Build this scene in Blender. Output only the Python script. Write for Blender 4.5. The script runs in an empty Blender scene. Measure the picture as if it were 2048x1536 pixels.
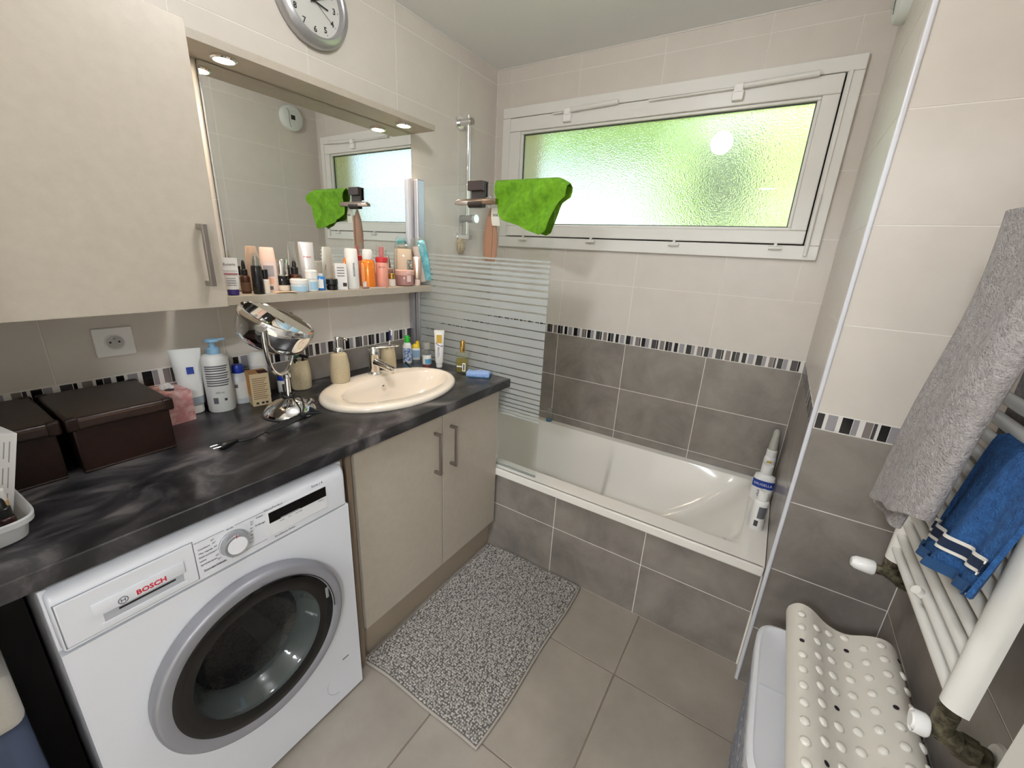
import bpy, bmesh, math, random
from mathutils import Vector, Matrix
random.seed(7)
PI = math.pi
SC = bpy.context.scene
COL = SC.collection

# ------------------------------------------------------------ camera, sky, sun, exposure
cam_d = bpy.data.cameras.new('camera')
cam_d.sensor_fit = 'HORIZONTAL'; cam_d.sensor_width = 36.0
cam_d.lens = 825.97 / 2048 * 36.0
cam_d.clip_start = 0.02
CAM = bpy.data.objects.new('camera', cam_d); COL.objects.link(CAM)
CAM.location = (1.538, -2.1596, 1.4431)
CAM.rotation_euler = (1.2595, -0.05033, 0.57338)
SC.camera = CAM

W = bpy.data.worlds.new('outdoor_sky'); SC.world = W
W.use_nodes = True
_n = W.node_tree.nodes; _l = W.node_tree.links
_n.clear()
_o = _n.new('ShaderNodeOutputWorld'); _b = _n.new('ShaderNodeBackground'); _s = _n.new('ShaderNodeTexSky')
_s.sky_type = 'NISHITA'; _s.sun_disc = False
_s.sun_elevation = math.radians(48); _s.sun_rotation = math.radians(200); _s.dust_density = 2.2
_b.inputs['Strength'].default_value = 0.36
_l.new(_s.outputs['Color'], _b.inputs['Color']); _l.new(_b.outputs['Background'], _o.inputs['Surface'])

sun_d = bpy.data.lights.new('sun', 'SUN'); sun_d.energy = 6.0; sun_d.angle = 0.01; sun_d.color = (1, .95, .86)
SUN = bpy.data.objects.new('sun', sun_d); COL.objects.link(SUN)
SUN.rotation_euler = (math.radians(44), 0, math.radians(-25))

vs = SC.view_settings
SC.display_settings.display_device = 'sRGB'
vs.view_transform = 'Standard'; vs.look = 'None'; vs.gamma = 1.0; vs.use_curve_mapping = False
vs.exposure = 0.62
SC.cycles.use_denoising = True
SC.cycles.max_bounces = 8; SC.cycles.diffuse_bounces = 4; SC.cycles.glossy_bounces = 5
SC.cycles.transmission_bounces = 6; SC.cycles.transparent_max_bounces = 16
SC.cycles.sample_clamp_indirect = 6.0

# ------------------------------------------------------------ materials
def lin(c):
    c = c / 255.0
    return c / 12.92 if c <= .04045 else ((c + .055) / 1.055) ** 2.4
def rgb(c): return (lin(c[0]), lin(c[1]), lin(c[2]), 1.0)
MATS = {}
def P(name, c, rough=.5, metal=0.0, spec=.5, **kw):
    if name in MATS: return MATS[name]
    m = bpy.data.materials.new(name); m.use_nodes = True
    b = m.node_tree.nodes['Principled BSDF']
    b.inputs['Base Color'].default_value = rgb(c); b.inputs['Roughness'].default_value = rough
    b.inputs['Metallic'].default_value = metal; b.inputs['Specular IOR Level'].default_value = spec
    for k, v in kw.items(): b.inputs[k.replace('_', ' ')].default_value = v
    MATS[name] = m
    return m
def nodes_of(m): return m.node_tree.nodes, m.node_tree.links, m.node_tree.nodes['Principled BSDF']
def mottle(m, stops, scale=4.0, detail=6.0, stretch=(1, 1, 1), rough_noise=0.0, bump=0.0, bump_scale=80.0, distort=0.0, coords='pos', bump_dist=.002):
    """colour from a noise in world (or object) space through a colour ramp, plus fine relief"""
    n, l, b = nodes_of(m)
    if coords == 'pos':
        g = n.new('ShaderNodeNewGeometry'); src = g.outputs['Position']
        oi = n.new('ShaderNodeObjectInfo'); mul = n.new('ShaderNodeMath'); mul.operation = 'MULTIPLY'; mul.inputs[1].default_value = 11.0
        l.new(oi.outputs['Random'], mul.inputs[0])
        add = n.new('ShaderNodeVectorMath'); add.operation = 'ADD'
        l.new(src, add.inputs[0]); l.new(mul.outputs[0], add.inputs[1]); src = add.outputs[0]
    else:
        t = n.new('ShaderNodeTexCoord'); src = t.outputs['Object']
    mp = n.new('ShaderNodeMapping'); mp.inputs['Scale'].default_value = stretch
    l.new(src, mp.inputs['Vector'])
    if stops:
        tx = n.new('ShaderNodeTexNoise'); tx.inputs['Scale'].default_value = scale; tx.inputs['Detail'].default_value = detail
        tx.inputs['Roughness'].default_value = .62; tx.inputs['Distortion'].default_value = distort
        l.new(mp.outputs['Vector'], tx.inputs['Vector'])
        r = n.new('ShaderNodeValToRGB')
        while len(r.color_ramp.elements) < len(stops): r.color_ramp.elements.new(.5)
        for e, (p, c) in zip(r.color_ramp.elements, stops): e.position = p; e.color = rgb(c)
        l.new(tx.outputs['Fac'], r.inputs['Fac']); l.new(r.outputs['Color'], b.inputs['Base Color'])
    if bump:
        t2 = n.new('ShaderNodeTexNoise'); t2.inputs['Scale'].default_value = bump_scale; t2.inputs['Detail'].default_value = 3
        l.new(src, t2.inputs['Vector'])
        bp = n.new('ShaderNodeBump'); bp.inputs['Strength'].default_value = bump; bp.inputs['Distance'].default_value = bump_dist
        l.new(t2.outputs['Fac'], bp.inputs['Height']); l.new(bp.outputs['Normal'], b.inputs['Normal'])
    return m
def emit(name, c, strength):
    if name in MATS: return MATS[name]
    m = P(name, c, .4)
    b = m.node_tree.nodes['Principled BSDF']
    b.inputs['Emission Color'].default_value = (c[0] / 255, c[1] / 255, c[2] / 255, 1); b.inputs['Emission Strength'].default_value = strength
    return m
def clear(name, tint, refl=1.0, body=None, body_fac=0.0, rough=0.0):
    """thin clear sheet: see-through with a Fresnel reflection, optionally a milky body"""
    if name in MATS: return MATS[name]
    m = bpy.data.materials.new(name); m.use_nodes = True
    n, l = m.node_tree.nodes, m.node_tree.links; n.clear()
    o = n.new('ShaderNodeOutputMaterial'); t = n.new('ShaderNodeBsdfTransparent'); t.inputs['Color'].default_value = rgb(tint)
    g = n.new('ShaderNodeBsdfGlossy'); g.inputs['Roughness'].default_value = rough
    f = n.new('ShaderNodeFresnel'); gb = n.new('ShaderNodeNewGeometry'); ior = n.new('ShaderNodeMix'); ior.data_type = 'FLOAT'
    ior.inputs[2].default_value = 1.45; ior.inputs[3].default_value = 1 / 1.45
    l.new(gb.outputs['Backfacing'], ior.inputs[0]); l.new(ior.outputs[0], f.inputs['IOR'])
    k = n.new('ShaderNodeMath'); k.operation = 'MULTIPLY'; k.inputs[1].default_value = refl; l.new(f.outputs[0], k.inputs[0])
    src = t.outputs[0]
    if body:
        d = n.new('ShaderNodeBsdfDiffuse'); d.inputs['Color'].default_value = rgb(body)
        tr = n.new('ShaderNodeBsdfTranslucent'); tr.inputs['Color'].default_value = rgb(body)
        mx0 = n.new('ShaderNodeMixShader'); mx0.inputs[0].default_value = .45
        l.new(d.outputs[0], mx0.inputs[1]); l.new(tr.outputs[0], mx0.inputs[2])
        mx = n.new('ShaderNodeMixShader'); mx.inputs[0].default_value = body_fac
        l.new(src, mx.inputs[1]); l.new(mx0.outputs[0], mx.inputs[2]); src = mx.outputs[0]
    m2 = n.new('ShaderNodeMixShader'); l.new(k.outputs[0], m2.inputs[0]); l.new(src, m2.inputs[1]); l.new(g.outputs[0], m2.inputs[2])
    l.new(m2.outputs[0], o.inputs['Surface'])
    MATS[name] = m
    return m

light_tile = mottle(P('light_tile', (215, 207, 197), .36), [(.35, (213, 205, 195)), (.7, (217, 209, 199))], 9, 3)
grey_tile = mottle(P('grey_tile', (110, 101, 94), .36, Coat_Weight=.3, Coat_Roughness=.16), [(.28, (112, 105, 99)), (.5, (134, 126, 119)), (.75, (152, 144, 136))], 5.5, 8, distort=.4)
floor_tile = mottle(P('floor_tile', (130, 119, 108), .42), [(.3, (132, 123, 114)), (.55, (145, 136, 126)), (.78, (157, 147, 137))], 4.0, 7)
grout = P('grout', (236, 231, 223), .9)
floor_grout = P('floor_grout', (116, 102, 89), .9)
ceil_m = mottle(P('ceiling_paint', (238, 238, 236), .95), None, bump=.25, bump_scale=55)
white_gloss = P('white_gloss', (248, 246, 243), .18)
enamel = P('bath_enamel', (238, 233, 225), .12, Coat_Weight=.5, Coat_Roughness=.03)
ceramic = P('basin_ceramic', (240, 228, 212), .1, Coat_Weight=.5, Coat_Roughness=.03)
pvc = P('window_pvc', (233, 230, 224), .32)
laminate = mottle(P('beige_laminate', (176, 166, 151), .42), [(.3, (173, 163, 148)), (.7, (179, 169, 154))], 40, 3)
laminate_edge = P('laminate_edge', (128, 112, 94), .5)
counter_m = mottle(P('slate_worktop', (40, 38, 40), .3), [(.36, (15, 15, 17)), (.47, (33, 32, 34)), (.55, (56, 54, 56)), (.66, (100, 95, 94))], 5.5, 9, stretch=(1.6, 1, 1), distort=.9, bump=.12, bump_scale=60)
chrome = P('chrome', (232, 232, 232), .05, 1.0)
satin = P('satin_steel', (168, 162, 156), .32, 1.0)
alu = P('aluminium', (186, 186, 192), .35, .85)
mirror_m = P('mirror_silver', (236, 238, 236), .0, 1.0)
black = P('black_plastic', (16, 15, 16), .35)
black_gloss = P('black_gloss', (6, 6, 7), .06)
rubber = P('black_rubber', (20, 20, 21), .6)
dark_grey = P('dark_grey', (58, 58, 60), .5)
white_pl = P('white_plastic', (236, 234, 230), .35)
white_sat = P('white_satin', (226, 224, 222), .4)
wm_white = P('appliance_white', (214, 215, 220), .28)
print_grey = P('print_grey', (95, 95, 100), .6)
print_dark = P('print_dark', (40, 40, 46), .6)
print_red = P('print_red', (190, 22, 48), .5)
print_blue = P('print_blue', (30, 62, 150), .5)
gold = P('gold', (206, 170, 98), .22, 1.0)
glass_m = clear('screen_glass', (253, 255, 254))
glass_thin = clear('clear_plastic', (240, 242, 240), 1.0, (240, 240, 240), .12)
frost = clear('frosted_band', (235, 240, 240), .6, (238, 239, 238), .42, .25)

# ------------------------------------------------------------ mesh builders (each returns mesh data)
def finish(bm, name, smooth=True, angle=38):
    bmesh.ops.recalc_face_normals(bm, faces=bm.faces)
    me = bpy.data.meshes.new(name); bm.to_mesh(me); bm.free()
    if smooth:
        for p in me.polygons: p.use_smooth = True
        me.set_sharp_from_angle(angle=math.radians(angle))
    return me
def add_box(bm, x0, x1, y0, y1, z0, z1, bev=0.0, seg=2):
    r = bmesh.ops.create_cube(bm, size=1.0, matrix=Matrix.Translation(((x0 + x1) / 2, (y0 + y1) / 2, (z0 + z1) / 2)) @ Matrix.Diagonal((abs(x1 - x0), abs(y1 - y0), abs(z1 - z0), 1)))
    if bev > 0:
        es = list({e for v in r['verts'] for e in v.link_edges})
        bmesh.ops.bevel(bm, geom=es, offset=min(bev, .49 * min(abs(x1 - x0), abs(y1 - y0), abs(z1 - z0))), segments=seg, profile=.5, affect='EDGES')
def flat_sides(me):
    for p in me.polygons:
        if max(abs(c) for c in p.normal) > .99995: p.use_smooth = False
    return me
def box(x0, x1, y0, y1, z0, z1, bev=0.0, seg=2):
    bm = bmesh.new(); add_box(bm, x0, x1, y0, y1, z0, z1, bev, seg); return flat_sides(finish(bm, 'box'))
def boxes(bs, bev=0.0):
    bm = bmesh.new()
    for b in bs: add_box(bm, *b, bev)
    return flat_sides(finish(bm, 'boxes'))
def sect(a, b, n, ex=2.0):
    pts = []
    for i in range(n):
        t = 2 * PI * i / n; c, s = math.cos(t), math.sin(t)
        pts.append((a * math.copysign(abs(c) ** (2 / ex), c), b * math.copysign(abs(s) ** (2 / ex), s)))
    return pts
def add_loft(bm, rings, n=24, ex=2.0, cap0=True, cap1=True, mtx=None):
    """rings: (z, rx, ry[, cx, cy[, ex]]) stacked along z"""
    rows = []
    for r in rings:
        z, rx, ry = r[0], r[1], r[2]; cx, cy = (r[3], r[4]) if len(r) > 4 else (0, 0); e = r[5] if len(r) > 5 else ex
        rows.append([bm.verts.new((cx + x, cy + y, z)) for x, y in sect(max(rx, 1e-5), max(ry, 1e-5), n, e)])
    for a, b in zip(rows, rows[1:]):
        for i in range(n): bm.faces.new((a[i], a[(i + 1) % n], b[(i + 1) % n], b[i]))
    if cap0: bm.faces.new(rows[0][::-1])
    if cap1: bm.faces.new(rows[-1])
    if mtx: bmesh.ops.transform(bm, matrix=mtx, verts=[v for r in rows for v in r])
def loft(rings, n=24, ex=2.0, cap0=True, cap1=True, mtx=None, angle=38):
    bm = bmesh.new(); add_loft(bm, rings, n, ex, cap0, cap1, mtx); return finish(bm, 'loft', angle=angle)
def lathe(prof, n=28, **k): return loft([(z, r, r) for r, z in prof], n, **k)
def add_tube(bm, pts, r, n=8, closed=False, rads=None):
    pts = [Vector(p) for p in pts]; rows = []; m = len(pts); up = None
    for i, p in enumerate(pts):
        a = pts[(i - 1) % m] if (closed or i > 0) else p; b = pts[(i + 1) % m] if (closed or i < m - 1) else p
        t = (b - a).normalized()
        if up is None:
            up = Vector((0, 0, 1)) if abs(t.z) < .9 else Vector((1, 0, 0))
        s = t.cross(up).normalized(); up = s.cross(t).normalized()
        rr = rads[i] if rads else r
        rows.append([bm.verts.new(p + rr * (math.cos(2 * PI * k / n) * s + math.sin(2 * PI * k / n) * up)) for k in range(n)])
    for i in range(m if closed else m - 1):
        a, b = rows[i], rows[(i + 1) % m]
        for k in range(n): bm.faces.new((a[k], a[(k + 1) % n], b[(k + 1) % n], b[k]))
    if not closed: bm.faces.new(rows[0][::-1]); bm.faces.new(rows[-1])
def tube(pts, r, n=8, closed=False, rads=None):
    bm = bmesh.new(); add_tube(bm, pts, r, n, closed, rads); return finish(bm, 'tube', angle=50)
def spline(pts, k=6):
    """Catmull-Rom through the points"""
    P_ = [Vector(p) for p in pts]; out = []
    for i in range(len(P_) - 1):
        p0 = P_[max(i - 1, 0)]; p1 = P_[i]; p2 = P_[i + 1]; p3 = P_[min(i + 2, len(P_) - 1)]
        for j in range(k):
            t = j / k
            out.append(.5 * ((2 * p1) + (p2 - p0) * t + (2 * p0 - 5 * p1 + 4 * p2 - p3) * t * t + (3 * p1 - p0 - 3 * p2 + p3) * t ** 3))
    out.append(P_[-1]); return out
def sheet(fn, nu, nv, thick=0.0, angle=60):
    """surface fn(u,v)->xyz on 0..1 x 0..1, given a thickness"""
    bm = bmesh.new()
    g = [[bm.verts.new(fn(i / nu, j / nv)) for j in range(nv + 1)] for i in range(nu + 1)]
    for i in range(nu):
        for j in range(nv): bm.faces.new((g[i][j], g[i + 1][j], g[i + 1][j + 1], g[i][j + 1]))
    if thick: bmesh.ops.recalc_face_normals(bm, faces=bm.faces); bmesh.ops.solidify(bm, geom=bm.faces[:], thickness=thick)
    return finish(bm, 'sheet', angle=angle)
def prism(poly, z0, z1, bev=0.0):
    bm = bmesh.new()
    a = [bm.verts.new((x, y, z0)) for x, y in poly]; b = [bm.verts.new((x, y, z1)) for x, y in poly]
    bm.faces.new(a[::-1]); bm.faces.new(b); n = len(poly)
    for i in range(n): bm.faces.new((a[i], a[(i + 1) % n], b[(i + 1) % n], b[i]))
    if bev: bmesh.ops.bevel(bm, geom=bm.edges[:], offset=bev, segments=2, profile=.5, affect='EDGES')
    return finish(bm, 'prism')
def cylpatch(R, z0, z1, a0, a1, n=14, ry=None, th=.0004, ex=2.0):
    ry = ry or R
    def f(u, v):
        a = a0 + (a1 - a0) * u; c, s = math.cos(a), math.sin(a)
        return ((R + th) * math.copysign(abs(c) ** (2 / ex), c), (ry + th) * math.copysign(abs(s) ** (2 / ex), s), z0 + (z1 - z0) * v)
    return sheet(f, n, 1, 0)
def letters(s, size, bend=None, thick=.0002, weight=0.0):
    c = bpy.data.curves.new('lettering', 'FONT'); c.body = s; c.size = size; c.align_x = 'CENTER'; c.align_y = 'CENTER'
    c.extrude = thick; c.resolution_u = 2; c.offset = weight
    o = bpy.data.objects.new('lettering', c); me = bpy.data.meshes.new_from_object(o)
    bpy.data.objects.remove(o); bpy.data.curves.remove(c)
    # glyphs lie in x-y and face +z: stand them up to face +x, reading along +y
    for v in me.vertices:
        x, y, z = v.co
        if bend: v.co = ((bend + z) * math.cos(x / bend), (bend + z) * math.sin(x / bend), y)
        else: v.co = (z, x, y)
    return me

# ------------------------------------------------------------ scene objects
def ob(name, me, m, parent=None, loc=(0, 0, 0), rot=(0, 0, 0), scale=None):
    o = bpy.data.objects.new(name, me); COL.objects.link(o)
    if m is not None and len(me.materials) == 0: me.materials.append(m)
    if parent is not None: o.parent = parent
    o.location = loc; o.rotation_euler = rot
    if scale: o.scale = scale
    return o
def thing(name, label, cat, loc=(0, 0, 0), rz=0.0, group=None, rot=None):
    o = bpy.data.objects.new(name, None); COL.objects.link(o); o.empty_display_size = .05
    o.location = loc; o.rotation_euler = rot or (0, 0, rz)
    o['label'] = label; o['category'] = cat
    if group: o['group'] = group
    return o
def tag(o, label, cat, group=None):
    o['label'] = label; o['category'] = cat
    if group: o['group'] = group
    return o
def struct(name, me, m, parent=None, label=None):
    o = ob(name, me, m, parent)
    if parent is None: o['kind'] = 'structure'
    if label: o['label'] = label
    return o
def facing(x, y): return math.atan2(CAM.location.y - y, CAM.location.x - x)

# ============================================================ THE SETTING
XR, XW, YF, YA, H = 1.684, 1.987, -.748, -.682, 2.369      # alcove side, right wall, jog face, tub apron, ceiling
MOS0, MOS1 = 1.0, 1.0505
struct('floor', box(-.1, 2.1, -2.42, .1, -.12, -.002), floor_grout)
struct('ceiling', box(-.1, 2.1, -2.52, .3, H, H + .1), ceil_m)
wl = struct('wall_left', box(-.12, -.0009, -2.55, .1, 0, H), grout)
wb = struct('wall_back', boxes([(-.12, .10, .0009, .26, 0, H), (1.58, 2.1, .0009, .26, 0, H), (.10, 1.58, .0009, .26, 0, 1.52), (.10, 1.58, .0009, .26, 2.13, H)]), grout)
wa = struct('wall_alcove', box(XR + .0009, XR + .12, YF + .006, .1, 0, H), grout)
wj = struct('wall_jog', box(XR + .006, XW + .1, YF + .0009, YF + .1, 0, H), grout)
wr = struct('wall_right', box(XW + .0009, XW + .12, -2.55, YF + .1, 0, H), grout)
wf = struct('wall_front', boxes([(-.1, .78, -2.42, -2.30, 0, H), (1.93, 2.1, -2.52, -2.42, 0, H), (.78, 1.93, -2.52, -2.42, 2.10, H)]), light_tile)
hall_m = P('hall_paint', (236, 233, 228), .8)
struct('wall_hall', boxes([(-.6, -.5, -5.3, -2.42, 0, H), (3.9, 4.0, -5.3, -2.42, 0, H), (-.6, 4.0, -5.4, -5.3, 0, H), (-.6, .78, -2.50, -2.42, 0, H), (2.1, 4.0, -2.52, -2.42, 0, H)]), hall_m)
struct('floor_hall', box(-.6, 4.0, -5.4, -2.42, -.12, -.003), P('hall_floor', (196, 184, 166), .5))
struct('ceiling_hall', box(-.6, 4.0, -5.4, -2.52, H, H + .1), hall_m)
wt = struct('wall_tub', box(.02, XR + .003, YA + .0009, YA + .05, 0, .44), grout)

TILE = {}
def tile_mesh(w, h, m):
    k = (round(w, 4), round(h, 4), m.name)
    if k not in TILE:
        TILE[k] = box(0, w, -.007, 0, 0, h, .0005, 1); TILE[k].materials.append(m)
    return TILE[k]
SIDE = {'left': -PI / 2, 'back': PI, 'right': PI / 2}
def put_tile(side, pl, a, b, z0, z1, m, parent, name='tile', off=0.0, g=.0014):
    """a..b along the wall (y or x), pl the wall plane"""
    w, h = b - a - 2 * g, z1 - z0 - 2 * g
    if w < .006 or h < .006: return
    loc = {'left': (pl + off, b - g, z0 + g), 'back': (b - g, pl - off, z0 + g), 'right': (pl - off, a + g, z0 + g)}[side]
    return ob(name, tile_mesh(w, h, m), m, parent, loc, (0, 0, SIDE[side]))
def cut(r, hole):
    a, b, c, d = r; ha, hb, hc, hd = hole
    if a >= hb or b <= ha or c >= hd or d <= hc: return [r]
    out = []
    if a < ha: out.append((a, ha, c, d))
    if b > hb: out.append((hb, b, c, d))
    a2, b2 = max(a, ha), min(b, hb)
    if c < hc: out.append((a2, b2, c, hc))
    if d > hd: out.append((a2, b2, hd, d))
    return out
ROWS_G = [(0, .25), (.25, .5), (.5, .75), (.75, MOS0)]
ROWS_L = [(MOS1 + .25 * i, min(MOS1 + .25 * (i + 1), H)) for i in range(6)]
def tiled(side, pl, edges, parent, rows_g=ROWS_G, rows_l=ROWS_L, hole=None):
    for a, b in zip(edges, edges[1:]):
        for rows, m in ((rows_g, grey_tile), (rows_l, light_tile)):
            for c, d in rows:
                for q in (cut((a, b, c, d), hole) if hole else [(a, b, c, d)]): put_tile(side, pl, *q, m, parent)
tiled('left', 0, [-2.336, -1.934, -1.5326, -1.1311, -.7297, -.3282, 0], wl)
tiled('back', 0, [0, .089, .4905, .892, 1.2935, XR], wb, rows_g=[(.25, .5), (.5, .75), (.75, MOS0)], hole=(.10, 1.58, 1.52, 2.13))
tiled('right', XR, [YF + .004, -.697, -.297, 0], wa, rows_g=[(.25, .5), (.5, .75), (.75, MOS0)])
tiled('back', YF, [XR + .004, XW], wj)
tiled('right', XW, [-2.35, -1.95, -1.55, -1.15, YF], wr)
tiled('back', YA, [.478, .880, 1.281, XR - .003], wt, rows_g=[(0, .25), (.25, .422)], rows_l=[])

# mosaic border: upright strips on a white band
mos_cols = [P('mosaic_black', (24, 22, 25), .15), P('mosaic_charcoal', (70, 66, 68), .2), P('mosaic_grey', (150, 146, 150), .2), P('mosaic_taupe', (128, 118, 114), .25)]
mos_white = P('mosaic_white', (226, 222, 216), .2)
MOSPAT = [(k_, w_ * (1.35 if k_ >= 0 else 1.15)) for k_, w_ in [(0, .013), (-1, .005), (2, .017), (-1, .007), (0, .018), (2, .010), (-1, .009), (3, .013), (1, .006), (-1, .004), (0, .015), (2, .013), (-1, .010), (1, .018), (0, .006), (-1, .006), (3, .016), (-1, .004), (0, .011), (1, .012), (-1, .008)]]
def mosaic(side, pl, a, b, parent, start=0):
    bs = ob('mosaic_base', tile_mesh(b - a, MOS1 - MOS0 - .001, mos_white), mos_white, parent,
            {'left': (pl, b, MOS0 + .0005), 'back': (b, pl, MOS0 + .0005), 'right': (pl, a, MOS0 + .0005)}[side], (0, 0, SIDE[side]))
    x = a + .003; i = start
    while x < b - .004:
        k, w = MOSPAT[i % len(MOSPAT)]; i += 1
        w = min(w, b - x)
        if k >= 0: put_tile(side, pl, x, x + w, MOS0 + .002, MOS1 - .002, mos_cols[k], parent, 'mosaic_strip', .0012, .0004)
        x += w + .0008
mosaic('left', 0, -2.1, 0, wl, 2); mosaic('back', 0, 0, XR, wb, 5); mosaic('right', XR, YF + .01, 0, wa, 9); mosaic('back', YF, XR + .008, XW, wj, 0)
mosaic('right', XW, -1.1, YF, wr, 4)

fl = bpy.data.objects['floor']
for a, b in zip([.42, .862, 1.312, 1.762], [.862, 1.312, 1.762, XW]):
    for c, d in zip([-2.42, -2.34, -1.89, -1.44, -.99], [-2.34, -1.89, -1.44, -.99, -.66]):
        w, h = b - a - .004, d - c - .004
        k = ('floor', round(w, 4), round(h, 4))
        if k not in TILE: TILE[k] = box(0, w, 0, h, -.008, 0, .0012, 1); TILE[k].materials.append(floor_tile)
        ob('floor_tile', TILE[k], floor_tile, fl, (a + .002, c + .002, 0))

struct('trim_1', box(XR - .003, XR + .009, YF - .004, YF + .008, 0, H, .004, 3), P('corner_trim', (222, 222, 228), .3), label='white plastic edging strip on the corner of the alcove')
struct('trim_2', tube([(0.001, -.001, .46), (0.001, -.001, H)], .0035, 8), P('silicone', (222, 218, 212), .4))
struct('trim_3', tube([(.0, -.002, H - .002), (.0, -2.30, H - .002)], .0035, 6), MATS['silicone'])
struct('trim_4', tube([(.0, -.002, H - .002), (XR, -.002, H - .002)], .0035, 6), MATS['silicone'])

# ---- window
def ring_boxes(o, i, y0, y1):
    (a, b, c, d), (e, f, g, h) = o, i
    return [(a, b, y0, y1, c, g), (a, b, y0, y1, h, d), (a, e, y0, y1, g, h), (f, b, y0, y1, g, h)]
win = struct('window_1', boxes(ring_boxes((.058, 1.625, 1.468, 2.178), (.108, 1.573, 1.524, 2.127), -.020, .05), .003), pvc, label='wide white plastic window with frosted glass over the bathtub')
ob('gasket', boxes(ring_boxes((.10, 1.58, 1.515, 2.135), (.15, 1.535, 1.56, 2.09), .012, .03)), rubber, win)
sash = ob('sash', boxes(ring_boxes((.113, 1.568, 1.529, 2.122), (.178, 1.512, 1.581, 2.057), -.030, .011), .004), pvc, win)
ob('glazing_bead', boxes(ring_boxes((.178, 1.512, 1.581, 2.057), (.190, 1.500, 1.593, 2.045), -.019, .004), .003), pvc, sash)
ob('glazing_seal', boxes(ring_boxes((.190, 1.500, 1.593, 2.045), (.194, 1.496, 1.597, 2.041), -.004, .004)), dark_grey, sash)
pane_m = P('frosted_pane', (248, 252, 250), .21, Transmission_Weight=1.0, IOR=1.45, Coat_Weight=1.0, Coat_Roughness=.0)
_n, _l, _b = nodes_of(pane_m)
_g = _n.new('ShaderNodeNewGeometry'); _v = _n.new('ShaderNodeTexVoronoi'); _v.inputs['Scale'].default_value = 170.0
_bp = _n.new('ShaderNodeBump'); _bp.inputs['Strength'].default_value = .42; _bp.inputs['Distance'].default_value = .002
_l.new(_g.outputs['Position'], _v.inputs['Vector']); _l.new(_v.outputs['Distance'], _bp.inputs['Height']); _l.new(_bp.outputs['Normal'], _b.inputs['Normal'])
ob('pane', box(.185, 1.505, .005, .010, 1.588, 2.05), pane_m, sash)
for x0, xc, x1 in ((.377, .46, .717), (.86, 1.222, 1.488)):
    st = ob('stay_rod', tube([(x0, -.042, 2.114), (xc, -.042, 2.116)], .0045, 8), pvc, sash)
    ob('stay_clip', boxes([(xc - .021, xc + .021, -.052, -.026, 2.070, 2.106), (xc - .017, xc + .017, -.056, -.024, 2.098, 2.128)], .004), white_gloss, st)
    ob('stay_tube', tube([(xc + .012, -.042, 2.120), (x1, -.042, 2.127)], .0105, 12), pvc, st)
for x in (.23, .643, 1.062, 1.473):
    h = ob('hinge', tube([(x - .024, -.030, 1.511), (x + .024, -.030, 1.511)], .0075, 12), pvc, win)
    ob('hinge_pin', box(x - .006, x + .006, -.030, -.016, 1.508, 1.530, .002), pvc, h)
ob('cover_rod', tube([(1.583, -.026, 1.715), (1.583, -.026, 1.484)], .0075, 10), pvc, win)
ob('cover_strip', box(1.578, 1.590, -.026, -.018, 1.715, 2.13, .002), pvc, win)
# outside reveal, eave
struct('trim_5', boxes([(.09, .14, .03, .3, 1.5, 2.2), (1.54, 1.59, .03, .2, 1.5, 2.2), (.09, 1.59, .03, .2, 2.10, 2.2), (.09, 1.59, .03, .25, 1.49, 1.565)]), P('reveal_render', (216, 200, 174), .9), label='ochre rendered reveal outside the window')
struct('trim_6', boxes([(-1.5, 3.5, .26, .62, 2.62, 2.70)]), P('eave_board', (226, 222, 214), .8), label='pale boarded eave outside above the window')

# ---- garden beyond the frosted pane
lawn = struct('ground', box(-14, 16, .5, 30, -.35, -.3), mottle(P('lawn', (150, 180, 90), .9), [(.3, (140, 170, 80)), (.7, (180, 200, 110))], 1.5), label='green lawn outside the window')
def foliage(name, label, c, R, h, n, leaf, m, trunk=True, cat='tree'):
    rnd = random.Random(name + str(c)); t = thing(name, label, cat, (c[0], c[1], -.3))
    vs, fs = [], []
    for i in range(n):
        d = Vector((rnd.gauss(0, 1), rnd.gauss(0, 1), rnd.gauss(0, 1))).normalized() * (.55 + .45 * rnd.random())
        p = Vector((d.x * R, d.y * R, c[2] + .3 + d.z * h))
        a = Vector((rnd.gauss(0, 1), rnd.gauss(0, 1), rnd.gauss(0, 1))).normalized(); b = a.orthogonal().normalized()
        k = len(vs); vs += [p - a * leaf, p + b * leaf * .45, p + a * leaf, p - b * leaf * .45]; fs.append((k, k + 1, k + 2, k + 3))
    me = bpy.data.meshes.new('crown'); me.from_pydata([tuple(v) for v in vs], [], fs)
    o = ob('crown', me, m, t); o['kind'] = 'stuff'
    ob('trunk', tube([(0, 0, 0), (.05, 0, max(c[2] * .5, .3)), (0, .05, c[2] + .3)], .09, 8, rads=[.12, .09, .04]), P('bark', (92, 72, 54), .9), t)
leaf_a = P('leaf_bright', (190, 216, 126), .6); leaf_b = P('leaf_mid', (160, 190, 130), .6); leaf_c = P('leaf_dark', (66, 92, 66), .6)
foliage('garden_tree', 'bright yellow green tree right of centre outside the window', (1.3, 6.0, 2.5), 2.1, 1.5, 1700, .16, leaf_a)
foliage('garden_bush', 'dark green bush near the middle of the window', (.78, 3.1, 2.25), .26, .46, 900, .07, leaf_c, cat='bush')
foliage('garden_tree', 'mid green tree at the right edge of the garden', (6.2, 11.5, 2.6), 2.6, 1.6, 1500, .2, leaf_b)
foliage('garden_tree', 'light green tall tree behind the garden bush', (-1.2, 16.0, 4.6), 2.8, 1.2, 1100, .22, leaf_a)
foliage('garden_tree', 'far green tree at the left of the garden', (-8.0, 13.0, 2.8), 2.6, 1.6, 2000, .25, leaf_b)

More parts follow.
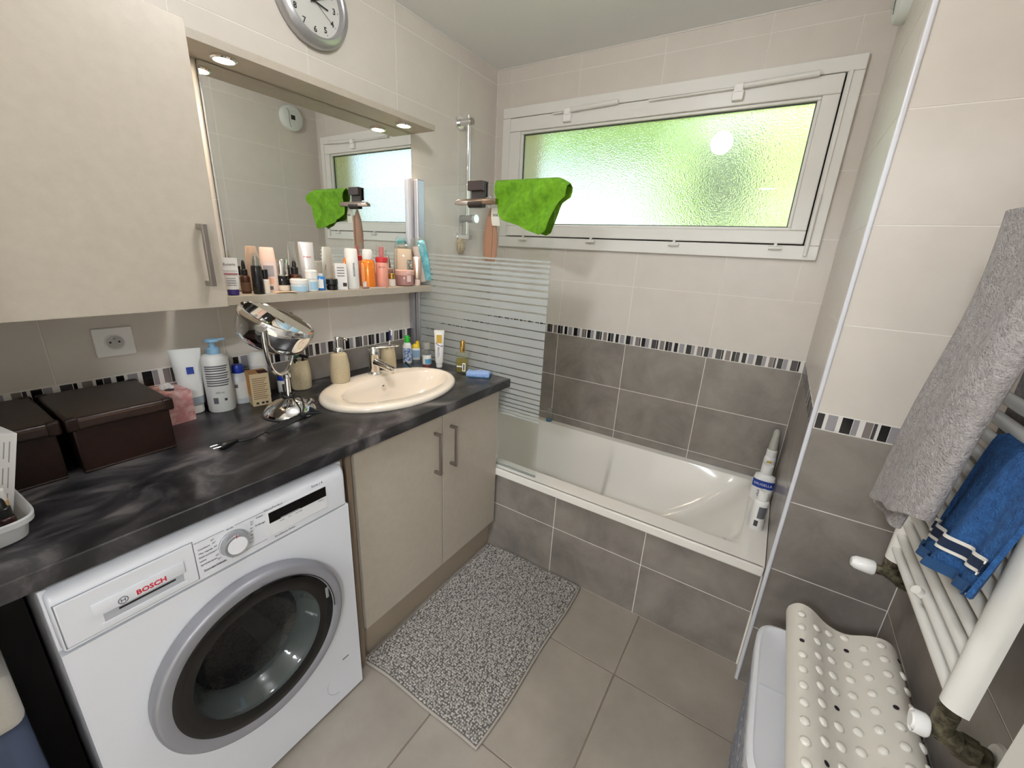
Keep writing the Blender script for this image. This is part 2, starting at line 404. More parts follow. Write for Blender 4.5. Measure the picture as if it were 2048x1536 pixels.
foliage('garden_tree', 'leafy green canopy hanging over the top of the window view', (-1.6, 5.2, 3.6), 1.9, .62, 2000, .15, leaf_a)
t = thing('garden_house', 'pale blue-white house wall beyond the garden at the left', 'house', (-3.2, 10.0, -.3))
ob('wall', boxes([(-3.0, 3.0, 0, 2.0, 0, 3.0)]), P('house_render', (196, 222, 226), .9), t)
ob('roof', prism([(-3.3, 3.0), (3.3, 3.0), (0, 4.1)], -2.2, .3), P('house_roof', (176, 190, 196), .8), t, (0, 0, 0), (PI / 2, 0, 0))

# ---- door leaf standing open against the right wall
dr = struct('door_1', box(1.905, 1.945, -2.40, -1.487, .01, 2.04, .003), P('door_paint', (226, 222, 214), .35), label='white door leaf standing open against the right wall')

# ============================================================ LAMPS
def globe_lamp():
    t = thing('globe_lamp', 'white glass globe lamp hanging from the bathroom ceiling', 'lamp', (.95, -1.45, H))
    ob('ceiling_rose', lathe([(.045, 0), (.045, -.012), (.02, -.03)][::-1] if False else [(.02, -.03), (.045, -.012), (.045, 0)]), white_pl, t)
    ob('stem', lathe([(.020, -.05), (.020, -.025)]), white_pl, t)
    ob('globe', lathe([(.074 * math.sin(a), -.110 - .074 * math.cos(a)) for a in [PI * (i + .02) / 18.04 for i in range(19)]]), emit('globe_glow', (248, 250, 255), 58.0), t)
globe_lamp()
for k, (x, y) in enumerate(((1.15, -3.7), (2.6, -3.5))):  # unseen hall lamps giving frontal fill; the right one is added for that
    t = thing('hall_fill_lamp', ['round opal ceiling lamp straight behind the camera in the hall', 'added opal fill lamp at the right of the hall behind the camera'][k], 'lamp', (x, y, H))
    ob('lamp_base', lathe([(.12, -.02), (.13, 0)]), white_pl, t)
    ob('opal_bowl', lathe([(.01, -.115), (.07, -.108), (.12, -.085), (.155, -.045), (.16, -.02)]), emit('opal_glow', (224, 240, 255), 122.0), t)

# ============================================================ BATHTUB AND SCREEN
t = thing('bathtub', 'white built-in bathtub behind the glass screen', 'bathtub', (0, 0, 0))
ZR = .457
def S(d, w):
    k = max(0.0, min(1.0, d / w)); return 1 - (1 - k) ** 2.3
def tubz(x, y):
    dl, dr_, df, db = x - .075, 1.600 - x, y + .612, -.050 - y
    if min(dl, dr_, df, db) <= 0: return ZR
    k = max(0, min(1, (x - .90) / .045)); k = k * k * (3 - 2 * k)
    f = max(0, min(1, (1.62 - x) / .6))
    wb_ = .13 + .16 * k * f
    return ZR - .36 * S(dl, .16) * S(dr_, .66) * S(df, .16 + .06 * k) * S(db, wb_)
def frange(a, b, n): return [a + (b - a) * i / n for i in range(n + 1)]
xs = [.002, .04, .068, .0745] + frange(.076, .2, 14) + frange(.21, .86, 26) + frange(.87, .96, 12) + frange(.98, 1.5, 26) + frange(1.51, 1.599, 10) + [1.6005, 1.608, 1.64, 1.682]
ys = [-.700, -.66, -.62, -.6125] + frange(-.611, -.46, 16) + frange(-.45, -.32, 6) + frange(-.31, -.051, 22) + [-.0495, -.043, -.02, -.002]
bm = bmesh.new()
g = [[bm.verts.new((x, y, tubz(x, y))) for y in ys] for x in xs]
for i in range(len(xs) - 1):
    for j in range(len(ys) - 1): bm.faces.new((g[i][j], g[i + 1][j], g[i + 1][j + 1], g[i][j + 1]))
ob('basin', finish(bm, 'basin', angle=42), enamel, t)
ob('rim', boxes([(.505, 1.682, -.702, -.686, .418, ZR)], .006), enamel, t)
ob('drain', lathe([(.03, 0), (.034, .004), (.0, .006)]), chrome, t, (.42, -.33, .098))

t = thing('shower_screen', 'clear glass shower screen with frosted stripes on the tub rim', 'shower screen', (0, -.665, ZR))
ob('glass', box(.052, .757, -.003, .003, .004, 1.243, .001), glass_m, t)
ob('wall_channel', box(.002, .028, -.026, .018, .45, 1.275, .002), alu, t)
ob('hinge_profile', box(.028, .054, -.012, .036, .45, 1.275, .006, 3), alu, t)
ob('bottom_seal', box(.052, .757, -.004, .004, .0, .008), clear('seal_plastic', (225, 228, 226), 1.0, (225, 225, 222), .35), t)
z = 1.413; k = 0
lines = []
while z > .73:
    if z > 1.2: step, gap = .016 + .020 * (1.413 - z) / .213, .009 - .004 * (1.413 - z) / .213
    elif z > .96: step, gap = .036, .0045
    else: step, gap = .036 - .024 * (.96 - z) / .24, .0045
    ob('frosted_band', box(.053, .756, -.0042, -.0032, z - step + gap - ZR, z - ZR), frost, t)
    z -= step

# squeegee on its hook, mitt, green cloth hung over the screen
t = thing('squeegee', 'black hook with chrome squeegee hung over the glass screen', 'squeegee', (.40, -.665, 1.70))
bronze = P('bronze_black', (44, 36, 33), .45)
ob('hook', boxes([(-.036, .036, -.012, -.0045, -.092, .006), (-.036, .036, -.012, .012, .002, .008), (-.036, .036, .0045, .010, -.05, .006)], .0015), bronze, t)
ob('hook_flap', box(-.042, .034, -.030, -.0125, -.028, .008, .0015), P('brown_black', (58, 44, 42), .4), t)
ob('hook_roll', tube([(-.036, -.02, -.078), (.036, -.02, -.078)], .016, 12), bronze, t)
ob('blade_bar', prism([(-.103, -.068), (-.088, -.060), (.104, -.060), (.104, -.082), (-.108, -.082)], -.012, .012, .002), P('squeegee_chrome', (176, 160, 150), .2, 1.0), t, (0, -.022, 0), (PI / 2, 0, 0))
t = thing('bath_mitt', 'light brown cloth bath mitt hanging behind the glass screen', 'mitt', (.445, -.640, 1.61))
mitt = mottle(P('mitt_cloth', (170, 122, 98), .9), None, bump=.5, bump_scale=300)
ob('mitt_body', loft([(-.215, .006, .022), (-.19, .012, .034), (-.12, .014, .036, 0, 0), (-.05, .012, .026), (-.01, .007, .010), (0, .004, .004)], 20, mtx=Matrix.Rotation(PI / 2, 4, 'Z')), mitt, t)
ob('fold', loft([(-.205, .004, .008), (-.12, .008, .010), (-.03, .005, .006)], 12, mtx=Matrix.Translation((.012, -.011, 0))), mitt, t)
ob('loop', tube(spline([(-.01, 0, 0), (-.022, -.002, .02), (-.012, -.002, .045), (0, -.002, .03), (.004, 0, 0)], 5), .0016, 6), white_pl, t)
lab = ob('care_label', sheet(lambda u, v: (.012 + .040 * u + .006 * v, -.016 - .006 * math.sin(3 * v), .002 - .072 * v), 4, 6, .001), P('label_cloth', (226, 218, 206), .8), t)
ob('print', letters('spa', .020), print_dark, lab, (.036, -.0235, -.028), (0, .25, -PI / 2))
def cloth_len(x): 
    pts = [(.498, .125), (.53, .150), (.60, .168), (.66, .188), (.72, .203), (.745, .190), (.765, .135), (.785, .080), (.812, .045)]
    for (a, p), (b, q) in zip(pts, pts[1:]):
        if a <= x <= b: return p + (q - p) * (x - a) / (b - a)
    return pts[-1][1]
def cloth_fn(u, v):
    x = .498 + .314 * u; L = cloth_len(x); s = (v - .5) * 2          # s<0 front, s>0 back
    d = L * abs(s); drop = max(0.0, (x - .757) / .055); top = .008 - .022 * drop ** 1.5
    w = .008 * math.sin(26 * x + 9 * d / .2) * min(1, d / .05) + .004 * math.sin(62 * x + 34 * d)
    bulge = .016 + .010 * drop + .010 * math.exp(-((x - .70 - .35 * (d - .1)) / .018) ** 2) * min(1, d / .04)
    y = -.665 + math.copysign(min(1, d / .012) * bulge + (w if d > .02 else 0), s)
    return (x + (.02 * d / .2 - .012 if u < .02 else 0) - .02 * math.sin(d * 9) * (u - .2), y, 1.702 + top - d)
gc = ob('cleaning_cloth', sheet(cloth_fn, 60, 60, .0022, 80), mottle(P('green_microfibre', (92, 142, 12), .95), [(.3, (78, 126, 6)), (.7, (106, 156, 20))], 60, 4, bump=.6, bump_scale=500), None)
tag(gc, 'bright green microfibre cloth draped over the top of the glass screen', 'cloth')

# shower rail
t = thing('shower_rail', 'chrome vertical shower rail with brackets on the left wall', 'shower rail', (.062, -.325, 0))
ob('rod', tube([(0, 0, 1.487), (0, 0, 2.068)], .0108, 14), chrome, t)
def bracket(nm, z, r, L, fr):
    b = ob(nm, tube([(-.060, 0, z), (-.062 + L, 0, z)], r, 18), chrome, t)
    ob('flange', tube([(-.0615, 0, z), (-.052, 0, z)], fr, 20), chrome, b)
    ob('end_cap', tube([(-.062 + L, 0, z), (-.058 + L, 0, z)], r * .9, 18), satin, b)
bracket('bracket', 2.040, .0175, .084, .030); bracket('bracket', 1.502, .0165, .084, .022)
sl = ob('slider', tube([(-.040, 0, 1.593), (.046, 0, 1.593)], .019, 20), P('slider_grey', (150, 152, 152), .25, .7), t)
ob('slider_knob', tube([(.046, 0, 1.593), (.062, 0, 1.593)], .021, 20), chrome, sl)
t = thing('loofah', 'beige netted loofah hanging by a cord from the shower rail', 'loofah', (.022, -.325, 1.42))
ob('pouch', loft([(0, .012, .014), (.02, .022, .024), (.05, .024, .026), (.075, .014, .016), (.085, .006, .007)], 18), mottle(P('loofah_net', (178, 158, 122), .9), [(.4, (120, 100, 72)), (.6, (200, 182, 150))], 260, 2, bump=.8, bump_scale=260), t)
ob('cord', tube(spline([(0, -.004, .08), (-.006, -.010, .13), (.0, -.004, .185), (.006, .004, .13), (0, .004, .08)], 5), .0014, 6), P('cord_grey', (140, 132, 120), .8), t)

# bottles on the tub rim
def bottle(name, label, cat, loc, parts, texts=(), rz=None, group=None, tilt=None):
    """parts: (name, rings, material, exponent[, n]) ; texts: (string, size, radius or None, x, z, material)"""
    t = thing(name, label, cat, loc, facing(loc[0], loc[1]) if rz is None else rz, group)
    if tilt: t.rotation_euler = (tilt[0], tilt[1], t.rotation_euler[2])
    made = {}
    for p in parts:
        pn, rings, m = p[0], p[1], p[2]; ex = p[3] if len(p) > 3 else 2.0
        par = made.get(p[4], t) if len(p) > 4 else t
        made[pn] = ob(pn, loft(rings, 28, ex), m, par)
    for s, size, R, x, z, m in texts:
        if R: ob('lettering', letters(s, size, R), m, t, (x, 0, z))
        else: ob('lettering', letters(s, size), m, t, (x, 0, z))
    return t
def cyl(r, z0, z1, b=.002): return [(z0, r - b, r - b), (z0 + b, r, r), (z1 - b, r, r), (z1, r - b, r - b)]
def shoulder(r, z0, z1, zs, rn):
    return [(z0, r - .002, r - .002), (z0 + .003, r, r), (zs, r, r)] + [(zs + (z1 - zs) * math.sin(a), rn + (r - rn) * math.cos(a), rn + (r - rn) * math.cos(a)) for a in (.35, .75, 1.15, 1.5)]
t = bottle('soap_bottle', 'white soap bottle with blue SAUGELLA label on the tub corner', 'bottle', (1.640, -.215, ZR), [
    ('body', [(0, .026, .038), (.004, .029, .042), (.10, .029, .042), (.118, .026, .038), (.128, .016, .022), (.132, .015, .015)], white_pl, 2.6),
    ('cap', cyl(.022, .130, .172), white_pl)])
ob('brand_label', cylpatch(.029, .068, .104, -1.2, 1.2, 20, .042, ex=2.6), print_blue, t)
ob('lettering', letters('SAUGELLA', .0150, .090), white_pl, t, (-.0596, 0, .086))
for i, z in enumerate((.055, .045, .037, .029)): ob('print_line', box(.0296, .0300, -.016 + .003 * (i % 2), .017, z, z + .003), print_grey, t)
t = bottle('shampoo_bottle', 'plain white bottle with grey printed back on the tub end', 'bottle', (1.638, -.455, ZR), [
    ('body', shoulder(.027, 0, .125, .112, .018), white_pl), ('cap', cyl(.0175, .125, .163), white_pl)])
ob('print_block', cylpatch(.027, .055, .105, -.1, 1.0), print_grey, t)
ob('barcode', cylpatch(.027, .02, .045, -.3, .2), dark_grey, t)
t = bottle('intimate_wash', 'slim white bottle with grey nozzle in the far tub corner', 'bottle', (1.648, -.075, ZR), [
    ('body', shoulder(.024, 0, .16, .14, .016), white_pl), ('collar', cyl(.021, .155, .19), white_pl),
    ('nozzle', [(.19, .018, .018), (.22, .0165, .0165), (.25, .0135, .0135), (.278, .0125, .0125), (.286, .009, .009), (.289, .004, .004)], P('nozzle_grey', (176, 174, 164), .5))])
ob('sticker', cylpatch(.0245, .118, .140, -.35, .35), P('sticker_yellow', (226, 178, 30), .5), t)
bottle('small_bottle', 'small clear bottle with blue base at the tap end of the tub', 'bottle', (.49, -.025, ZR), [('body', shoulder(.018, .006, .085, .07, .010), glass_thin), ('base', cyl(.019, 0, .012), P('teal_plastic', (70, 130, 160), .4))])

# ============================================================ FURNITURE
def rect_hole(bm, x0, x1, y0, y1, cx, cy, a, b, z0, z1, n=64):
    angs = sorted([2 * PI * i / n for i in range(n)] + [math.atan2(yy - cy, xx - cx) % (2 * PI) for xx in (x0, x1) for yy in (y0, y1)])
    rows = [[], [], [], []]
    for t_ in angs:
        c, s = math.cos(t_), math.sin(t_)
        k = min((x1 - cx) / c if c > 1e-9 else (x0 - cx) / c if c < -1e-9 else 1e9, (y1 - cy) / s if s > 1e-9 else (y0 - cy) / s if s < -1e-9 else 1e9)
        o = (cx + k * c, cy + k * s); e = 1 / math.sqrt((c / a) ** 2 + (s / b) ** 2); i_ = (cx + e * c, cy + e * s)
        for r, (p, z) in zip(rows, ((o, z1), (i_, z1), (i_, z0), (o, z0))): r.append(bm.verts.new((p[0], p[1], z)))
    m = len(angs)
    for q in range(4):
        A, B = rows[q], rows[(q + 1) % 4]
        for i in range(m): bm.faces.new((A[i], A[(i + 1) % m], B[(i + 1) % m], B[i]))
ZC, ZCB = .9014, .866
bm = bmesh.new()
rect_hole(bm, .001, .600, -1.52, -.668, .325, -1.10, .178, .262, ZCB, ZC)
add_box(bm, .001, .600, -2.298, -1.52, ZCB, ZC)
bmesh.ops.bevel(bm, geom=[e for e in bm.edges if all(abs(v.co.x - .6) < 1e-4 and abs(v.co.z - ZC) < 1e-4 for v in e.verts)], offset=.0022, segments=1, affect='EDGES')
wt_ = ob('worktop', finish(bm, 'worktop', angle=30), counter_m)
ob('niche_shade_panel', box(.28, .30, -2.297, -2.118, .002, ZCB), P('panel_black', (16, 14, 14), .6), wt_)  # black panel added so the niche beside the machine reads as deep shade
tag(wt_, 'long black slate-look worktop over washing machine and sink cabinet', 'worktop')

t = thing('sink_cabinet', 'beige two-door sink cabinet under the right end of the worktop', 'cabinet', (0, 0, 0))
ob('body', boxes([(.02, .540, -1.470, -1.452, .16, ZCB - .002), (.02, .540, -.722, -.704, .16, ZCB - .002), (.02, .540, -1.452, -.722, .16, .178), (.02, .03, -1.452, -.722, .178, .7)]), laminate, t)
def handle(parent, x, y, z0, z1, s=.010, d=.034):
    h = ob('handle', boxes([(x + d - s, x + d, y - s / 2, y + s / 2, z0, z1)], .0012), satin, parent)
    for z in (z0, z1 - s): ob('handle_post', box(x, x + d - s + .001, y - s / 2, y + s / 2, z, z + s, .001), satin, h)
    return h
for y0, y1, hy in ((-1.468, -1.0802, -1.121), (-1.0748, -.7035, -1.032)):
    d = ob('door', box(.545, .565, y0, y1, .163, ZCB - .004, .0012), laminate, t)
    handle(d, .565, hy, .622, .792, .011, .036)
ob('gap_shade_strip', box(.515, .5435, -1.090, -1.065, .18, ZCB - .004), P('gap_shade', (44, 36, 30), .8), t)  # dark strip behind the door gap, its colour standing in for the shadow
ob('plinth', box(.505, .521, -1.47, -.685, .002, .158), P('plinth_laminate', (160, 146, 128), .5), t)
ob('end_panel', box(.03, .556, -1.492, -1.474, .002, ZCB - .002, .001), laminate_edge, t)
ob('end_strip', box(.48, .546, -1.512, -1.496, .002, ZCB - .002, .001), P('laminate_side', (150, 136, 118), .5), t)

# basin and tap
t = thing('wash_basin', 'oval cream drop-in wash basin set in the worktop', 'basin', (.325, -1.10, ZC))
R_ = [(.0, .203, .286, 0, 0), (.004, .206, .289, 0, 0), (.014, .205, .288, 0, 0), (.020, .199, .281, 0, 0), (.021, .190, .272, .002, .002), (.020, .134, .246, .018, .016), (.016, .128, .240, .019, .018), (-.01, .120, .231, .020, .018), (-.05, .108, .21, .02, .018), (-.095, .085, .165, .02, .015), (-.12, .05, .095, .02, .01), (-.126, .022, .022, .02, .0)]
ob('bowl', loft(R_, 72, cap0=False, angle=50), ceramic, t)
ob('drain', lathe([(.02, -.127), (.021, -.122), (.015, -.119), (.001, -.118)]), chrome, t, (.02, 0, 0))
ob('overflow', tube([(-.085, .03, -.02), (-.092, .03, -.018)], .009, 14), chrome, t)
t = thing('basin_tap', 'chrome single-lever mixer tap at the back of the basin', 'tap', (.165, -1.055, ZC + .02), math.radians(4))
ob('tap_body', loft([(0, .027, .027), (.006, .027, .027), (.012, .022, .022), (.05, .021, .021), (.085, .024, .023), (.108, .024, .023), (.114, .020, .019)], 28), chrome, t)
ob('spout', loft([(-.005, .014, .018), (.04, .012, .017), (.09, .010, .016), (.100, .009, .015), (.103, .006, .011)], 20, 3.0, mtx=Matrix.Translation((.012, 0, .056)) @ Matrix.Rotation(math.radians(102), 4, 'Y')), chrome, t)
ob('aerator', lathe([(.010, 0), (.011, .014)]), chrome, t, (.100, 0, .022))
ob('lever', loft([(0, .006, .022), (.04, .005, .018), (.095, .0035, .013), (.108, .002, .008)], 20, 2.6, mtx=Matrix.Translation((-.005, 0, .115)) @ Matrix.Rotation(math.radians(38), 4, 'Z') @ Matrix.Rotation(math.radians(86), 4, 'Y')), chrome, t)
ob('lever_cap', loft([(.112, .022, .021), (.120, .020, .020), (.124, .012, .012)], 24), chrome, t)

# ---- washing machine
WY0, WY1, WX = -2.113, -1.523, .598
t = thing('washing_machine', 'white front-loading BOSCH washing machine under the worktop', 'washing machine', (0, 0, 0))
ob('case', boxes([(.03, WX - .02, WY0, WY0 + .012, .012, .848), (.03, WX - .02, WY1 - .012, WY1, .012, .848), (.03, WX - .03, WY0, WY1, .83, .848), (.03, .05, WY0, WY1, .012, .848), (.03, WX - .02, WY0, WY1, .012, .03)], .003), wm_white, t)
CY, CZ = -1.812, .452
bm = bmesh.new()
rect_hole(bm, WY0, WY1, .012, .716, CY, CZ, .190, .190, -.02, 0, 72)
for v in bm.verts: v.co = (WX + v.co.z, v.co.x, v.co.y)
bmesh.ops.bevel(bm, geom=[e for e in bm.edges if len(e.link_faces) == 2 and e.calc_face_angle(0) > 1 and all(abs(v.co.y - CY) > .25 or abs(v.co.z - CZ) > .24 for v in e.verts)], offset=.006, segments=3, profile=.5, affect='EDGES')
fp = ob('front_panel', finish(bm, 'front_panel', angle=30), wm_white, t)
ob('service_flap', tube([(WX + .0003, -1.60 + .048 * math.cos(a), .10 + .048 * math.sin(a)) for a in frange(2.6, 4.5, 16)], .0009, 5), P('seam_grey', (172, 173, 178), .5), fp)
ob('flap_slot', box(WX - .002, WX + .0006, -1.588, -1.566, .168, .171), dark_grey, fp)
# control panel with its rolled top edge
prof = [(WX, .722), (WX, .812), (WX - .003, .826), (WX - .010, .838), (WX - .022, .846), (WX - .04, .848), (WX - .04, .722)]
bm = bmesh.new()
A = [bm.verts.new((x, WY0 + .004, z)) for x, z in prof]; B = [bm.verts.new((x, WY1 - .004, z)) for x, z in prof]
bm.faces.new(A); bm.faces.new(B[::-1])
for i in range(len(prof)): bm.faces.new((A[i], A[(i + 1) % len(prof)], B[(i + 1) % len(prof)], B[i]))
bmesh.ops.bevel(bm, geom=[e for e in bm.edges if all(abs(v.co.y - WY1 + .004) < 1e-5 for v in e.verts) or all(abs(v.co.y - WY0 - .004) < 1e-5 for v in e.verts)], offset=.008, segments=3, profile=.5, affect='EDGES')
cp = ob('control_panel', finish(bm, 'control_panel', angle=40), wm_white, t)
def plate(nm, y0, y1, z0, z1, th, m, par, bev=.002): return ob(nm, box(WX - .003, WX + th, y0, y1, z0, z1, bev), m, par)
dw = plate('drawer', WY0 + .010, -1.899, .728, .822, .0025, wm_white, cp)
def frame_line(y0, y1, z0, z1, par, w=.0012): 
    return ob('seam', boxes([(WX, WX + .0003, y0, y1, z0, z0 + w), (WX, WX + .0003, y0, y1, z1 - w, z1), (WX, WX + .0003, y0, y0 + w, z0, z1), (WX, WX + .0003, y1 - w, y1, z0, z1)]), P('seam_dark', (120, 122, 128), .6), par)
frame_line(WY0 + .0085, -1.8975, .7265, .8235, cp)
gr = ob('drawer_grip', prism([(-2.062, .792), (-1.920, .792), (-1.920, .764), (-2.062, .764)], WX + .002, WX + .006, .001), wm_white, dw, (0, 0, 0))
gr.data.transform(Matrix(((0, 0, 1, 0), (1, 0, 0, 0), (0, 1, 0, 0), (0, 0, 0, 1))))
ob('grip_recess', box(WX - .002, WX + .0030, -2.050, -1.924, .742, .7625), P('recess_grey', (168, 170, 176), .4), dw)
ob('grip_slot', box(WX, WX + .0036, -2.028, -1.938, .7555, .7595), black, dw)
ob('grip_slope', box(WX - .002, WX + .0042, -2.056, -1.918, .736, .744, .001), wm_white, dw)
def wtext(s, size, y, z, m, par, w=0.0, dx=.0007): return ob('lettering', letters(s, size, None, .0001, w), m, par, (WX + dx, y, z))
wtext('BOSCH', .0148, -1.976, .7730, print_red, gr, .0005, .0062)
lg = ob('logo', tube([(WX + .0064, -2.020 + .0070 * math.cos(a), .7730 + .0070 * math.sin(a)) for a in frange(0, 2 * PI, 28)[:-1]], .0008, 5, True), print_grey, gr)
ob('logo_core', boxes([(WX + .006, WX + .0066, -2.0235, -2.0222, .7695, .7765), (WX + .006, WX + .0066, -2.0178, -2.0165, .7695, .7765), (WX + .006, WX + .0066, -2.023, -2.017, .7724, .7736)]), print_grey, lg)
kn = ob('program_knob', lathe([(.031, 0), (.031, .003), (.0295, .004), (.028, .018), (.0265, .0205), (.022, .0205), (.0205, .0195), (.0005, .0200)]), P('knob_silver', (176, 177, 182), .28, .6), cp, (WX + .0005, -1.8235, .7755), (0, PI / 2, 0))
ob('knob_face', lathe([(.0205, .0190), (.0205, .0206), (.0005, .0212)]), P('knob_white', (226, 226, 230), .3), kn)
ob('knob_mark', box(-.029, -.020, -.0008, .0008, .0205, .0212), print_red, kn)
for i, (s, y, z) in enumerate([('Couleurs', -1.880, .797), ('Mix rapide', -1.878, .786), ('D\u00e9licat/Soie', -1.877, .7765), ('Laine', -1.886, .767), ('Synth\u00e9tiques', -1.876, .757), ('Essorage/Vidange', -1.866, .741),
                               ('Coton', -1.762, .8085), ('Arr\u00eat', -1.826, .814), ('Pr\u00e9lavage', -1.762, .789), ('Rin\u00e7age', -1.823, .738)]):
    wtext(s, .0062, y, z, print_dark, cp)
for s, y, z in [('30\u00b0', -1.862, .806), ('40\u00b0', -1.860, .798), ('30\u00b0', -1.858, .787), ('60\u00b0', -1.858, .777), ('40\u00b0', -1.858, .764), ('30\u00b0', -1.856, .752), ('90\u00b0', -1.780, .804), ('40\u00b0', -1.780, .798), ('60\u00b0', -1.782, .788), ('60\u00b0', -1.782, .780), ('40\u00b0', -1.783, .770), ('30\u00b0', -1.785, .761), ('20\u00b0', -1.787, .752)]:
    wtext(s, .0058, y, z, print_grey, cp)
for y0, y1, z in [(-1.896, -1.838, .8155), (-1.815, -1.745, .8155), (-1.888, -1.843, .738), (-1.803, -1.752, .738)]:
    ob('print_line', box(WX + .0003, WX + .0006, y0, y1, z, z + .0008), print_grey, cp)
wtext('VarioPerfect', .0088, -1.728, .8245 - .008, print_grey, cp)
wtext('Serie | 4', .0098, -1.612, .823, print_dark, cp, 0, .0012)
wtext('EcoSilence Drive', .0076, -1.708, .7335, print_dark, cp)
ds = plate('display', -1.745, -1.586, .741, .811, .0012, P('display_frame', (214, 214, 216), .4), cp, .001)
ob('display_screen', box(WX, WX + .0018, -1.742, -1.589, .777, .806), black_gloss, ds)
for s, y in (('temp', -1.712), ('min', -1.692), ('essorage', -1.668), ('D\u00e9part', -1.605)): wtext(s, .0055, y, .771, print_grey, ds, 0, .0016)
ob('display_mark', boxes([(WX + .0016, WX + .0020, -1.715, -1.664, .7785, .7795)]), P('display_white', (200, 205, 210), .5), ds)
# porthole door
dm = Matrix.Translation((WX, CY, CZ)) @ Matrix.Rotation(PI / 2, 4, 'Y')
ring_m = P('door_ring', (146, 146, 152), .42, .35)
door = ob('porthole_door', loft([(.002, .222, .222), (.024, .2235, .2235), (.032, .222, .222), (.036, .2175, .2175), (.0365, .214, .214), (.0355, .197, .197), (.033, .191, .191)], 80, cap0=False, cap1=False, mtx=dm), ring_m, t)
ob('door_glass', loft([(.0332, .1915, .1915), (.0345, .188, .188), (.0355, .170, .170), (.0335, .160, .160), (.0315, .152, .152)], 80, cap0=False, cap1=False, mtx=dm), black_gloss, door)
ob('bowl_side', loft([(.0315, .152, .152), (.020, .150, .150), (.016, .146, .146), (.002, .144, .144), (-.002, .140, .140), (-.016, .137, .137), (-.024, .130, .130), (-.040, .126, .126)], 72, cap0=False, cap1=False, mtx=dm), clear('bowl_side_glass', (150, 158, 156), 1.3, (132, 140, 138), .42, .05), door)
ob('door_bowl', loft([(-.040, .126, .126), (-.055, .112, .112), (-.066, .08, .08), (-.07, .0, .0)], 64, cap0=False, cap1=False, mtx=dm), clear('bowl_glass', (190, 198, 196), 1.0, (70, 76, 76), .10), door)
ob('door_seam', tube([(WX + .0370, CY + .1945 * math.cos(a), CZ + .1945 * math.sin(a)) for a in frange(-.05, 1.5, 30)], .0012, 5), black, door)
ob('door_catch', box(WX + .031, WX + .037, CY + .172, CY + .181, CZ + .03, CZ + .065, .002), P('catch_grey', (120, 124, 122), .3), door)
ob('gasket', loft([(.0, .195, .195), (-.02, .178, .178), (-.04, .152, .152), (-.06, .150, .150), (-.075, .175, .175)], 64, cap0=False, cap1=False, mtx=dm), P('gasket_grey', (60, 63, 64), .6), t)
drum_m = mottle(P('drum_steel', (70, 68, 64), .42, .8), [(.42, (26, 26, 26)), (.58, (74, 71, 66))], 120, 0, coords='obj')
dn = ob('drum', loft([(-.075, .235, .235), (-.36, .235, .235), (-.365, .0, .0)], 48, cap0=False, cap1=False, mtx=dm), drum_m, t)
for a in (.5, .5 + 2 * PI / 3, .5 + 4 * PI / 3):
    ob('drum_paddle', loft([(-.08, .018, .03), (-.34, .018, .03)], 16, 3, mtx=dm @ Matrix.Rotation(a, 4, 'Z') @ Matrix.Translation((.215, 0, 0))), dark_grey, dn)

# ---- wall cabinet, light pelmet, mirror, shelf
t = thing('wall_cabinet', 'tall beige wall cabinet with steel bar handle at upper left', 'cabinet', (0, 0, 0))
ob('body', box(.002, .340, -2.298, -1.656, 1.274, 1.874, .001), laminate, t)
d = ob('door', box(.342, .361, -2.18, -1.6535, 1.272, 1.876, .0015), laminate, t)
handle(d, .361, -1.692, 1.327, 1.467, .011, .033)
ob('door', box(.342, .361, -2.298, -2.183, 1.272, 1.876, .0015), laminate, t)
t = thing('light_pelmet', 'beige light pelmet with two recessed spotlights above the mirror', 'lighting shelf', (0, 0, 0))
ob('board', box(.002, .142, -1.60, -.652, 1.917, 1.939, .001), laminate, t)
spot_glow = emit('spot_glow', (255, 205, 140), 26.0)
for y in (-1.452, -.783):
    s = ob('spotlight', lathe([(.026, 1.909), (.030, 1.909), (.033, 1.912), (.033, 1.917)], cap0=False), chrome, t, (.090, y, 0))
    ob('spot_lens', lathe([(.027, 1.9095), (.024, 1.9085), (.001, 1.908)], cap0=False), spot_glow, s)
    ld = bpy.data.lights.new('spot', 'SPOT'); ld.energy = 5.0; ld.color = (1, .74, .46); ld.spot_size = 2.0; ld.spot_blend = .8; ld.shadow_soft_size = .02
    lo = bpy.data.objects.new('spot_light', ld); COL.objects.link(lo); lo.parent = s; lo.location = (0, 0, 1.904)
t = thing('wall_mirror', 'large frameless mirror on the left wall above the shelf', 'mirror', (0, 0, 0))
ob('glass', box(.004, .012, -1.486, -.668, 1.272, 1.916, .0008), mirror_m, t)
ob('backing', box(.001, .004, -1.486, -.668, 1.272, 1.916), dark_grey, t)
t = thing('wall_shelf', 'beige laminate shelf full of cosmetics below the mirror', 'shelf', (0, 0, 0))
ob('board', box(.002, .130, -1.640, -.640, 1.242, 1.2685, .001), laminate, t)

